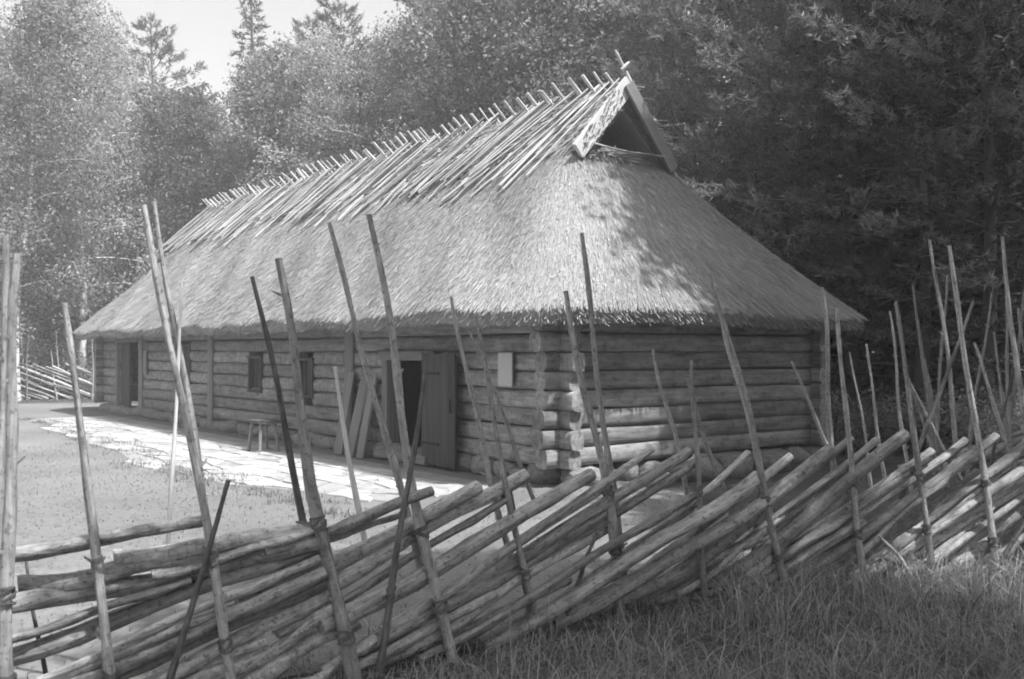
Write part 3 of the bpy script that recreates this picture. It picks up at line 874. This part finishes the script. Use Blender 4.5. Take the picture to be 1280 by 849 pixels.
for (foot, top, r, mw_, me) in FRONT:
    for zt_ in (random.uniform(.28, .42), random.uniform(.62, .85)):
        if top.z < 1.3 or not (foot.z < zt_ < top.z): continue
        t = (zt_ - foot.z) / (top.z - foot.z); ri = max(1, min(11, round(t * 12))); t = ri / 12
        c = mw_ @ (sum((v.co for v in me.vertices[ri * 8:ri * 8 + 8]), Vector()) / 8); r_ = r * (1 - .54 * t)
        q = (top - foot).to_track_quat('Z', 'Y').to_matrix().to_4x4()
        link('tie', TIES[random.randrange(3)], fence, FI @ Matrix.Translation(c) @ q @ Matrix.Rotation(random.uniform(0, 6), 4, 'Z') @ Matrix.Diagonal((r_ * 1.18, r_ * 1.25, 1, 1)))

# ------------------------------------------------------------------ two more fences: far yard end, and behind at the barn's right corner
def side_fence(name, label, a, b, n_rail, n_stake, slope, hh, tops, org, rr=.04, cross=True):
    f = empty(name, org); tag(f, label, 'fence'); inv = Matrix.Translation(-Vector(org))
    a, b = Vector(a), Vector(b); d = (b - a).normalized(); L = (b - a).length; nn = Vector((-d.y, d.x, 0))
    for i in range(n_rail):
        t0 = L * (i + .5) / n_rail + random.uniform(-.1, .1); ln = random.uniform(2.3, 3.1)
        h = random.uniform(hh * .9, hh * 1.08)
        p = a + d * t0 + Vector((0, 0, .06)); q = a + d * (t0 + slope * math.sqrt(max(.1, ln * ln - h * h))) + Vector((0, 0, h))
        q += nn * random.uniform(-.05, .05)
        link('rail', RAILS[i % 8], f, inv @ axis_matrix(p, q, rr * random.uniform(.8, 1.2)))
    for i in range(n_stake):
        t0 = L * (i + .5) / n_stake + random.uniform(-.15, .15)
        for sd2 in (-1, 1):
            ht = random.uniform(*tops); p = a + d * t0 + nn * .1 * sd2 - Vector((0, 0, .1))
            q = a + d * (t0 + random.uniform(-.3, .25) * (1 if cross else .3)) + nn * random.uniform(-.1, .1) + Vector((0, 0, ht))
            link('stake', STAKES[(i + (sd2 > 0)) % 6], f, inv @ axis_matrix(p, q, rr * .6))
side_fence('pole_fence', 'sunlit slanting pole fence across the far end of the yard', (-18.5, 31.4, 0), (-11.5, 32.6, 0), 26, 8, -1, 1.12, (1.5, 2.4), (-14.5, 32, 0))
side_fence('pole_fence', 'shaded pole fence running off from the right corner of the barn', (5.0, 13.3, 0), (11.5, 12.4, 0), 20, 7, 1, .95, (1.9, 3.1), (7.5, 12.9, 0), .05)

# ------------------------------------------------------------------ trees
def leaves_mesh(name, centers, spread, per_, size, mat, rg, droop=0.0, flat=.6, tint_c=(.5, .2), aspect=.6):
    n = len(centers) * per_
    c = np.repeat(centers, per_, 0); sp = np.repeat(spread, per_)[:, None]
    off = rg.normal(0, 1, (n, 3)); off[:, 2] *= flat
    ln = np.linalg.norm(off, axis=1)[:, None]; off *= np.minimum(1, 1.7 / ln)
    c = c + off * sp
    c[:, 2] -= droop * rg.random(n) * sp[:, 0]
    u = rg.normal(0, 1, (n, 3)); u[:, 2] -= droop; u /= np.linalg.norm(u, axis=1)[:, None]
    v = np.cross(u, rg.normal(0, 1, (n, 3)) + np.array([0, 0, .6])); v /= np.linalg.norm(v, axis=1)[:, None]
    s = (size * rg.uniform(.65, 1.35, n))[:, None]
    V = np.stack([c - u * s * .5, c + v * s * aspect * .5 - u * s * .05, c + u * s * .5, c - v * s * aspect * .5 - u * s * .05], 1).reshape(-1, 3)
    ct = np.repeat(rg.normal(tint_c[0], tint_c[1] * .8, len(centers)), per_)
    tint = np.repeat(np.clip(ct + rg.normal(0, tint_c[1] * .7, n), 0, 1), 4)
    return mesh_np(name, V, np.arange(4 * n).reshape(n, 4), mat, False, None, tint)

def tube_verts(path, radii, sides=7):
    V, F = [], []
    n = len(path)
    for i, p in enumerate(path):
        d = (path[min(i + 1, n - 1)] - path[max(i - 1, 0)]).normalized()
        ax = Vector((1, 0, 0)) if abs(d.x) < .8 else Vector((0, 1, 0))
        a = d.cross(ax).normalized(); b2 = d.cross(a)
        for k in range(sides):
            an = 2 * math.pi * k / sides
            V.append(p + (a * math.cos(an) + b2 * math.sin(an)) * radii[i])
    for i in range(n - 1):
        for k in range(sides):
            x = i * sides + k; y = i * sides + (k + 1) % sides
            F.append((x, x + sides, y + sides, y))
    return V, F
def join_tubes(name, tubes, mat):
    V, F = [], []
    for (p, r) in tubes:
        v, f = tube_verts(p, r); b0 = len(V); V += v; F += [tuple(i + b0 for i in q) for q in f]
    return mesh_py(name, V, F, mat, True)

def broadleaf(name, seed, H, R, z0, bark, leaf, nclump, per_, size, droop=.3, lean=.3, trunk_r=.13, tint=(.5, .28), sprd=.44):
    r = random.Random(seed); rg = np.random.default_rng(seed)
    bx, by = r.uniform(-lean, lean), r.uniform(-lean, lean)
    tp = [Vector((bx * (t / 10) ** 1.5 * 2 + .08 * math.sin(t * 1.1 + seed), by * (t / 10) ** 1.5 * 2 + .08 * math.cos(t * .9 + seed), H * .97 * t / 10)) for t in range(11)]
    tr = [trunk_r * (1.15 - t * .108) + .012 for t in range(11)]
    tubes = [(tp, tr)]; cl = []; sp = []
    nl = max(14, nclump // 7)
    for i in range(nl):
        f = (i + r.random()) / nl; z = z0 + (H - z0) * f * .97
        k = min(9.99, z / (H * .97) * 10); i0 = int(k); base = tp[i0].lerp(tp[i0 + 1], k - i0)
        prof = math.sin(min(1, (f * .86 + .14)) * math.pi) ** .7 * (1.0 - .25 * f)
        ln = R * max(.18, prof) * r.uniform(.65, 1.15)
        an = i * 2.399 + r.uniform(-.5, .5); up = r.uniform(.1, .75) + .3 * f
        d = Vector((math.cos(an), math.sin(an), up)).normalized()
        pts = [base]
        for q in range(1, 5):
            pts.append(base + d * ln * q / 4 + Vector((r.uniform(-.1, .1), r.uniform(-.1, .1), -droop * (q / 4) ** 2 * ln * .45)))
        rr = tr[i0] * .28
        tubes.append((pts, [rr * (1 - .22 * q) + .006 for q in range(5)]))
        for q in range(nclump // nl):
            t = r.uniform(.25, 1.05); k2 = min(3.99, t * 4); j = int(k2); c = pts[j].lerp(pts[j + 1], k2 - j)
            cl.append(c + Vector((r.gauss(0, .28), r.gauss(0, .28), r.gauss(0, .22)))); sp.append(r.uniform(.5, 1.1) * sprd)
    crown = leaves_mesh(name + '_leaves', np.array(cl), np.array(sp), per_, size, leaf, rg, droop, .75, tint)
    return join_tubes(name + '_wood', tubes, bark), crown

def conifer(name, seed, H, R, z0, bark, leaf, nbr, tufts, blades, blen, bw, droop, kind='pine', trunk_r=.14):
    r = random.Random(seed); rg = np.random.default_rng(seed)
    ph = r.uniform(0, 6)
    tp = [Vector((.12 * math.sin(t * .6 + ph), .12 * math.cos(t * .5 + ph), H * t / 10)) for t in range(11)]
    tr = [trunk_r * (1.1 - t * .1) + .012 for t in range(11)]
    tubes = [(tp, tr)]; C_, D_, B_ = [], [], []
    for i in range(nbr):
        f = (i + r.random()) / nbr; z = z0 + (H - z0) * f
        k = min(9.99, z / H * 10); i0 = int(k); base = tp[i0].lerp(tp[i0 + 1], k - i0)
        if kind == 'spruce': ln = R * (1 - f) ** .85 * r.uniform(.75, 1.1) + .12
        else: ln = R * (math.sin(min(1, f * .75 + .25) * math.pi) ** .6) * r.uniform(.5, 1.15) + .15
        an = i * 2.399 + r.uniform(-.4, .4)
        up = (-.25 + .75 * f) if kind == 'spruce' else r.uniform(-.05, .35) + .45 * f
        d = Vector((math.cos(an), math.sin(an), up)).normalized(); side = Vector((-math.sin(an), math.cos(an), 0))
        pts = [base + d * ln * q / 4 + Vector((0, 0, (-droop * (q / 4) + .5 * droop * (q / 4) ** 2) * ln)) for q in range(5)]
        tubes.append((pts, [max(.006, tr[i0] * .33 * (1 - .22 * q)) for q in range(5)]))
        m_ = max(4, int(tufts * ln / R)); bt = r.gauss(.42, .24)
        for q in range(m_):
            t = r.uniform(.2, 1.03) ** .8; k2 = min(3.99, t * 4); j = int(k2); c = pts[j].lerp(pts[j + 1], k2 - j)
            lat = r.uniform(-1, 1) * .42 * ln * (1.15 - t)
            c = c + side * lat + Vector((0, 0, r.gauss(0, .07) - abs(lat) * .12 * (kind == 'spruce')))
            dd = (d * .8 + side * (lat / (abs(lat) + .15)) * .8 + Vector((0, 0, r.uniform(.0, .55) if kind == 'pine' else r.uniform(-.5, .05)))).normalized()
            C_.append(c); D_.append(dd); B_.append(bt)
    C_ = np.array(C_); D_ = np.array(D_); n = len(C_) * blades
    c = np.repeat(C_, blades, 0); d = np.repeat(D_, blades, 0)
    along = rg.uniform(-.5, .6, n)[:, None] * blen * 1.3
    nd = d * rg.uniform(.35, 1.0, n)[:, None] + rg.normal(0, .55, (n, 3)); nd /= np.linalg.norm(nd, axis=1)[:, None]
    w = np.cross(nd, rg.normal(0, 1, (n, 3))); w /= np.linalg.norm(w, axis=1)[:, None]
    L = (blen * rg.uniform(.6, 1.25, n))[:, None]; a = c + d * along
    V = np.stack([a - w * bw, a + w * bw, a + nd * L], 1).reshape(-1, 3)
    tt = np.repeat(np.array(B_) + rg.normal(0, .12, len(C_)), blades)
    tint = np.repeat(np.clip(tt + rg.normal(0, .15, n), 0, 1), 3)
    crown = mesh_np(name + '_needles', V, np.arange(3 * n).reshape(n, 3), leaf, False, None, tint)
    return join_tubes(name + '_wood', tubes, bark), crown

KIND = {}
KIND['birch'] = [broadleaf('birch_a', 1, 15, 3.4, 3.2, M_BIRCH, M_LEAF, 330, 56, .125, .55, .25, .12),
                 broadleaf('birch_b', 2, 14, 3.0, 3.8, M_BIRCH, M_LEAF, 320, 56, .125, .6, .35, .11),
                 broadleaf('birch_c', 3, 15, 3.2, 2.6, M_BIRCH, M_LEAF, 330, 56, .13, .5, .3, .13)]
KIND['aspen'] = [broadleaf('aspen_a', 4, 14, 3.3, 1.6, M_BARK, M_LEAFD, 380, 52, .145, .2, .3, .15),
                 broadleaf('aspen_b', 5, 13, 3.5, 1.2, M_BARK, M_LEAFD, 380, 52, .145, .25, .3, .15)]
KIND['pine'] = [conifer('pine_a', 6, 14, 3.0, 2.0, M_BARK, M_NEEDLE, 95, 38, 13, .19, .02, .15),
                conifer('pine_b', 7, 13, 2.8, 1.2, M_BARK, M_NEEDLE, 95, 38, 13, .19, .02, .1),
                conifer('pine_c', 8, 15, 3.0, 4.0, M_BARK, M_NEEDLE, 80, 40, 13, .19, .02, .1)]
KIND['spruce'] = [conifer('spruce_a', 9, 14, 2.3, .9, M_BARK, M_SPRUCE, 150, 24, 8, .2, .028, .35, 'spruce'),
                  conifer('spruce_b', 10, 12, 2.1, .6, M_BARK, M_SPRUCE, 140, 24, 8, .2, .028, .3, 'spruce')]
KIND['high_pine'] = [conifer('tall_pine_a', 12, 15, 3.4, 7.0, M_BARK, M_NEEDLE, 60, 40, 9, .28, .028, .05, 'pine', .17),
                     conifer('tall_pine_b', 13, 16, 3.2, 8.0, M_BARK, M_NEEDLE, 55, 40, 9, .28, .028, .05, 'pine', .17)]
KIND['high_leaf'] = [broadleaf('tall_leafy', 15, 15, 3.2, 6.6, M_BARK, M_LEAFD, 460, 52, .2, .15, .2, .16)]
BASE_H = {'high_leaf': (15,), 'birch': (15, 14, 15), 'aspen': (14, 13), 'pine': (14, 13, 15), 'spruce': (14, 12), 'high_pine': (15, 16)}
NAMES = {'high_leaf': 'aspen_tree', 'birch': 'birch_tree', 'aspen': 'aspen_tree', 'pine': 'pine_tree', 'spruce': 'spruce_tree', 'high_pine': 'pine_tree'}
CATS = {'birch': 'tree', 'aspen': 'tree', 'pine': 'tree', 'spruce': 'tree', 'high_pine': 'tree'}
tcount = {}
def tree(kind, x, y, h, label, group=None, var=None, wide=1.0):
    i = tcount.get(kind, 0) if var is None else var; tcount[kind] = tcount.get(kind, 0) + 1
    i %= len(KIND[kind]); wood, crown = KIND[kind][i]
    e = empty(NAMES[kind], (x, y, gz(x, y)), random.uniform(0, 6.28)); s = h / BASE_H[kind][i]
    e.scale = (s * wide, s * wide, s)
    tag(e, label, 'tree', group)
    link('trunk', wood, e); link('crown', crown, e)
    return e
def tpx(kind, xp, Y, h, label, group=None, var=None, wide=1.0): return tree(kind, (xp - CX) / FPX * Y, Y, h, label, group, var, wide)

G_L = 'trees of the birch wood behind the yard'
tpx('birch', 103, 33.5, 14.2, 'white trunked birch standing just left of the barn end', var=0)
tpx('birch', 20, 31.5, 13.2, 'birch at the left edge of the picture behind the far fence', var=1)
tpx('birch', -40, 30, 12.6, 'birch cut by the left picture edge', var=2)
tpx('pine', 192, 46, 16.6, 'round topped pine rising at the left side of the sky gap', var=2)
tpx('spruce', 312, 42, 16.8, 'tall spire shaped spruce standing in the sky gap', var=0)
tpx('pine', 430, 40, 15.5, 'tall pine right of the spire shaped spruce at the sky gap', var=0)
for (kd, xp, Y, h, lb) in [
        ('birch', 122, 39, 14.6, 'tall birch between the white trunked birch and the sky gap'),
        ('aspen', 60, 38, 13, 'dense aspen behind and left of the white trunked birch'),
        ('aspen', 185, 36, 11, 'low aspen just behind the far end of the thatch'),
        ('aspen', 255, 36, 11, 'aspen directly below the sky gap, behind the far ridge end'),
        ('birch', 300, 35.5, 12.2, 'birch in front of the spire shaped spruce, behind the ridge'),
        ('aspen', 350, 34, 12.2, 'aspen behind the ridge right of the spire shaped spruce'),
        ('birch', 395, 33, 12.4, 'birch behind the ridge in front of the tall pine at the sky gap'),
        ('aspen', 440, 32, 11.2, 'aspen behind the ridge just right of the tall pine at the sky gap'),
        ('birch', 500, 31, 11.9, 'birch behind the middle of the roof ridge'),
        ('aspen', 585, 30, 13.5, 'aspen behind the ridge, a little right of its middle'),
        ('birch', 480, 38, 12.6, 'birch top showing behind the trees at the ridge middle'),
        ('aspen', 230, 44, 12.5, 'distant aspen at the left foot of the sky gap'),
        ('aspen', 275, 50, 13.0, 'most distant aspen, at the bottom of the sky gap'),
        ('birch', 360, 44, 13.6, 'distant birch between the spire spruce and the tall pine')]:
    tpx(kd, xp, Y, h, lb, G_L)
for (kd, xp, Y, h, lb) in [
        ('spruce', 345, 47, 13.5, 'small distant spruce right beside the spire shaped spruce'),
        ('pine', 395, 45, 16.3, 'high pine top just left of the tall pine at the sky gap'),
        ('pine', 455, 46, 15.5, 'distant pine right of the tall pine at the sky gap'),
        ('pine', 575, 38, 17, 'pine crown above the middle of the roof ridge'),
        ('spruce', 255, 54, 14.5, 'distant spruce inside the sky gap'),
        ('pine', 10, 46, 16.2, 'pine behind the birches at the left edge'),
        ('spruce', -30, 40, 14.5, 'spruce half outside the left picture edge'),
        ('pine', 90, 50, 17.4, 'tall distant pine behind the white trunked birch'),
        ('spruce', 140, 52, 16, 'distant spruce at the left side of the sky gap'),
        ('pine', 590, 36, 17, 'pine behind the aspens right of the ridge middle'),
        ('pine', 650, 33, 17, 'pine left of the gablet, behind the ridge'),
        ('spruce', 700, 36, 18, 'spruce deep behind the gablet')]:
    tpx(kd, xp, Y, h, lb, 'conifers deep in the wood')
for (kd, xp, Y, h, wd, lb) in [
        ('aspen', 615, 27, 12.5, 1, 'aspen behind the near part of the ridge, left of the gablet'),
        ('aspen', 690, 25.5, 12.5, 1, 'leafy aspen close behind the last ridge poles'),
        ('aspen', 745, 26, 12.5, 1, 'aspen directly behind the gablet peak'),
        ('pine', 800, 27, 14, 1.1, 'pine just right of the gablet finial'),
        ('pine', 870, 23, 12, 1.1, 'pine beside the right slope of the gablet'),
        ('aspen', 830, 24.5, 11, 1, 'aspen filling the space behind the right barge board'),
        ('pine', 930, 22, 12, 1.2, 'dark pine above the upper part of the right roof edge'),
        ('pine', 1000, 21, 11.5, 1.2, 'dark pine above the middle of the right roof edge'),
        ('spruce', 965, 25, 13, 1.3, 'spruce between the two dark pines above the right roof edge'),
        ('pine', 1070, 20, 11.5, 1.2, 'dark pine above the lower right corner of the thatch'),
        ('aspen', 1040, 24, 12, 1.1, 'aspen behind the pine above the lower right thatch corner'),
        ('spruce', 1120, 22, 12.5, 1.3, 'spruce right of the lower right thatch corner'),
        ('pine', 1150, 18.5, 11, 1.2, 'near pine left of the pale trunked birch on the right'),
        ('pine', 1230, 17.5, 10.5, 1.2, 'nearest pine, right of the pale trunked birch'),
        ('aspen', 1190, 22, 12, 1.1, 'aspen directly behind the pale trunked birch on the right'),
        ('spruce', 1250, 21, 13, 1.3, 'spruce near the right edge behind the nearest pine'),
        ('aspen', 1290, 19, 11, 1.1, 'aspen cut by the right picture edge'),
        ('pine', 1330, 18, 12, 1.1, 'pine mostly outside the right picture edge'),
        ('pine', 880, 30, 16, 1.2, 'deep pine behind the gablet pine'),
        ('pine', 1010, 30, 16, 1.2, 'deep pine at the top of the picture above the right roof edge'),
        ('spruce', 1100, 30, 16, 1.4, 'deep broad spruce at the top of the picture right of the roof'),
        ('pine', 1190, 29, 16, 1.2, 'deep pine above the pale trunked birch'),
        ('spruce', 1280, 28, 16, 1.4, 'deep broad spruce at the upper right corner'),
        ('spruce', 780, 33, 17, 1.3, 'deep spruce above the finial')]:
    tpx(kd, xp, Y, h, lb, 'trees of the shady wood right of the barn', None, wd)
tpx('birch', 1196, 19.5, 12, 'pale trunked birch among the dark pines right of the barn', var=1)
# tall pines beside the photographer, out of the frame: they shade the fence, the gable and the hip
LS = 'tall %s beside the photographer, casting shade from outside the picture on the right'
for (kd, x, y, h, v) in [('high_leaf', 4.5, 2.2, 14, 0), ('high_leaf', 7.7, 11.2, 15, 0), ('high_leaf', 11.0, 3.0, 14.5, 0), ('aspen', 10.6, 8.2, 13.5, 0), ('aspen', 12.2, 4.9, 13, 1),
                     ('high_leaf', 9.2, 13.0, 15, 0), ('high_leaf', 9.0, 10.4, 12.8, 0), ('high_leaf', 8.4, 6.1, 13.5, 0), ('aspen', 9.0, 0.5, 13, 0), ('high_pine', 2.6, -1.8, 14, 0), ('aspen', 6.2, -4.6, 13, 0), ('aspen', 1.5, -7.0, 13, 1), ('aspen', -3.5, -6.8, 12, 0), ('aspen', 14.2, 6.0, 13.5, 1), ('aspen', 11.0, -2.5, 13, 1)]:
    tree(kd, x, y, h, LS % {'high_pine': 'pine', 'high_leaf': 'leafy tree', 'aspen': 'aspen'}[kd], 'tall trees near the photographer', v)

# far wood that reads as one mass
rg = np.random.default_rng(77)
fc, fs = [], []
for i in range(900):
    x = rg.uniform(-60, 55); y = rg.uniform(56, 68); top = 9.5 + 4.0 * math.sin(x * .21) + rg.uniform(-2, 2)
    if x < 0 and x > -28: top = min(top, 11.5)
    z = rg.uniform(.5, max(2, top)); fc.append((x, y, z + gz(x, y))); fs.append(rg.uniform(.9, 1.7))
fw = link('far_wood', leaves_mesh('far_wood', np.array(fc), np.array(fs), 60, .42, M_LEAFD, rg, .1, .8))
tag(fw, 'hazy distant wood closing the view behind the nearer trees', 'wood', None, 'stuff')
fc, fs = [], []
for i in range(500):
    a = rg.uniform(0, 1); x = 14 + 20 * rg.random(); y = 14 + 30 * rg.random()
    z = rg.uniform(.2, 7); fc.append((x, y, z + gz(x, y))); fs.append(rg.uniform(.6, 1.2))
fw2 = link('undergrowth', leaves_mesh('undergrowth', np.array(fc), np.array(fs), 60, .25, M_LEAFD, rg, .1, .8))
tag(fw2, 'dark tangled undergrowth deep in the wood on the right', 'undergrowth', None, 'stuff')

# bushes at the foot of the wood
BUSH = []
for i in range(3):
    rr = random.Random(300 + i); rgi = np.random.default_rng(300 + i); tubes, cl, sp = [], [], []
    for k in range(9):
        an = k * 2.4; ln = rr.uniform(.7, 1.3); d = Vector((math.cos(an) * .6, math.sin(an) * .6, 1)).normalized()
        pts = [d * ln * q / 3 + Vector((0, 0, 0)) for q in range(4)]
        tubes.append((pts, [.015, .012, .009, .005]))
        for q in range(4): cl.append(d * ln * rr.uniform(.35, 1.05) + Vector((rr.gauss(0, .12), rr.gauss(0, .12), rr.gauss(0, .08)))); sp.append(rr.uniform(.15, .3))
    BUSH.append((join_tubes('bush_wood', tubes, M_BARK), leaves_mesh('bush_leaves', np.array(cl), np.array(sp), 42, .085, M_LEAF if i != 1 else M_LEAFD, rgi, .15, .8)))
def bush(x, y, s, label, group=None):
    e = empty('bush', (x, y, gz(x, y)), random.uniform(0, 6)); e.scale = (s, s, s); tag(e, label, 'bush', group)
    w, l = BUSH[random.randrange(3)]; link('stem', w, e); link('foliage', l, e)
for i in range(34):
    xp = random.uniform(1015, 1330); Y = random.uniform(14.5, 24)
    bush((xp - CX) / FPX * Y, Y, random.uniform(.5, 1.0), 'low bush on the shady forest floor right of the barn', 'low bushes right of the barn')
for i in range(30):
    xp = random.uniform(-40, 125); Y = random.uniform(33, 40)
    bush((xp - CX) / FPX * Y, Y, random.uniform(.7, 1.6), 'leafy bush behind the far yard fence', 'bushes behind the far fence')

# ------------------------------------------------------------------ grass
def blades(name, P, hmin, hmax, wid, mat, rg, bend=.5, segs=3, hmul=None):
    n = len(P); an = rg.uniform(0, 2 * math.pi, n); h = rg.uniform(hmin, hmax, n) * rg.uniform(.6, 1, n)
    if hmul is not None: h = h * hmul
    dirv = np.stack([np.cos(an), np.sin(an), np.zeros(n)], 1); w = np.stack([-np.sin(an), np.cos(an), np.zeros(n)], 1)
    bd = (rg.gamma(2, bend / 2, n) * h)[:, None]; lv = []
    for i in range(segs + 1):
        t = i / segs
        c = P + dirv * bd * t ** 2 + np.array([0, 0, 1]) * (h * (t - .25 * t ** 3 * np.minimum(1.5, bd[:, 0] / h)))[:, None]
        ww = wid * (1 - t) ** .7 + .0006
        lv.append(c - w * ww * .5); lv.append(c + w * ww * .5)
    V = np.stack(lv, 1).reshape(-1, 3); k = 2 * (segs + 1)
    F = []
    b0 = (np.arange(n) * k)[:, None]
    for i in range(segs): F.append(b0 + np.array([2 * i, 2 * i + 1, 2 * i + 3, 2 * i + 2]))
    tint = np.repeat(np.clip(rg.normal(.5, .25, n), 0, 1), k)
    return mesh_np(name, V, np.concatenate(F), mat, False, None, tint)
rg = np.random.default_rng(91)
# tall tufts along the camera side of the near fence
pts = []
tufts_ = []
while len(tufts_) < 900:
    x = rg.uniform(-2.2, 5.2)
    k0 = None
    # fence line y at this x
    for (a, c2) in zip(CURT[:-1], CURT[1:]):
        if a[0] <= x <= c2[0]: k0 = a[1] + (c2[1] - a[1]) * (x - a[0]) / (c2[0] - a[0])
    if k0 is None: continue
    dd = rg.uniform(-2.6, .35)
    if x < -.6 and dd < -1.0: continue
    tufts_.append((x, k0 + dd, dd))
hs = []
for (x, y, dd) in tufts_:
    m = int(rg.integers(14, 34)); s = rg.uniform(.04, .16); hs.append(np.full(m, min(1.0, .32 + .38 * max(0.0, -dd)) * rg.uniform(.7, 1.25)))
    pts.append(np.stack([x + rg.normal(0, s, m), y + rg.normal(0, s, m), np.zeros(m)], 1))
P = np.concatenate(pts)
go = link('tall_grass', blades('tall_grass', P, .10, .34, .0065, M_GRASS, rg, 1.1, 4, np.concatenate(hs)))
tag(go, 'long tangled grass in the shade along the foot of the fence', 'grass', None, 'stuff')
pts = []
for i in range(210):
    x = rg.uniform(1.3, 4.6); y = 6.75 + (x - 2.2) * .2 + rg.uniform(-.9, .2); m = int(rg.integers(8, 20)); sg = rg.uniform(.03, .12)
    pts.append(np.stack([x + rg.normal(0, sg, m), y + rg.normal(0, sg, m), np.zeros(m)], 1))
for i in range(12):
    x = rg.uniform(-1.6, 1.4); y = 5.9 + (x - .1) * .8 + rg.uniform(-.8, .1); m = int(rg.integers(8, 16)); sg = rg.uniform(.03, .1)
    pts.append(np.stack([x + rg.normal(0, sg, m), y + rg.normal(0, sg, m), np.zeros(m)], 1))
go4 = link('wild_grass', blades('wild_grass', np.concatenate(pts), .16, .52, .006, M_GRASS, rg, .9, 5))
tag(go4, 'tallest wild grass clumps standing up against the right part of the fence', 'grass', None, 'stuff')
# short yard turf
n = 26000
xy = np.stack([rg.uniform(-9, 4.2, n), rg.uniform(4.6, 17, n)], 1)
L2 = np.array([[p[0], p[1]] for p in yp])
def inside(P, poly):
    c = np.zeros(len(P), bool); j = len(poly) - 1
    for i in range(len(poly)):
        xi, yi, xj, yj = *poly[i], *poly[j]
        hit = ((yi > P[:, 1]) != (yj > P[:, 1])) & (P[:, 0] < (xj - xi) * (P[:, 1] - yi) / (yj - yi + 1e-9) + xi)
        c ^= hit; j = i
    return c
rel = xy - np.array([C.x, C.y]); s_ = rel @ np.array([D1.x, D1.y]); o_ = -(rel @ np.array([D2.x, D2.y]))
onpath = (o_ > -6) & (o_ < 2.9) & (s_ > 0)
xy = xy[inside(xy, L2) & ~onpath]
go2 = link('yard_grass', blades('yard_grass', np.concatenate([xy, np.full((len(xy), 1), .005)], 1), .02, .05, .008, M_LAWN, rg, 2.2, 2))
tag(go2, 'short trodden turf of the sunlit yard behind the fence', 'grass', None, 'stuff')
# weeds along the path edge and at the foot of the far fence
pts = []
for i in range(240):
    s = rg.uniform(-.5, 16.5); o = 2.75 + rg.normal(0, .22) + (.35 if s < 6 else 0) - (.35 if s > 12 else 0)
    p = local(s, o, 0); m = 16; pts.append(np.stack([p.x + rg.normal(0, .07, m), p.y + rg.normal(0, .07, m), np.zeros(m)], 1))
for i in range(260):
    x = rg.uniform(-18, -11); m = 14; pts.append(np.stack([x + rg.normal(0, .1, m), 31.6 + (x + 15) * .17 + rg.normal(0, .3, m), np.zeros(m)], 1))
for i in range(500):
    x = rg.uniform(4.4, 11); m = 14; pts.append(np.stack([x + rg.normal(0, .1, m), rg.uniform(7.6, 20) + rg.normal(0, .1, m), np.zeros(m)], 1))
go3 = link('weeds', blades('weeds', np.concatenate(pts), .03, .13, .010, M_LAWN, rg, 1.0, 3))
tag(go3, 'tufts of weeds along the flagstone path and fence feet', 'grass', None, 'stuff')

# ------------------------------------------------------------------ summer haze over the whole place
hb = NT('haze'); pv = hb.n('ShaderNodeVolumePrincipled')
pv.inputs['Color'].default_value = g(0.95); pv.inputs['Density'].default_value = 0.0046; pv.inputs['Anisotropy'].default_value = 0.25
hb.l(pv.outputs[0], hb.out.inputs['Volume'])
X0, X1, Y0, Y1, H0, H1 = -80, 80, -16, 110, -1.5, 24
HV = [(x, y, z) for z in (H0, H1) for y in (Y0, Y1) for x in (X0, X1)]
HF = [(0, 2, 3, 1), (4, 5, 7, 6), (0, 1, 5, 4), (2, 6, 7, 3), (0, 4, 6, 2), (1, 3, 7, 5)]
hz = link('haze', mesh_py('haze', HV, HF, hb.m)); tag(hz, kind='stuff')
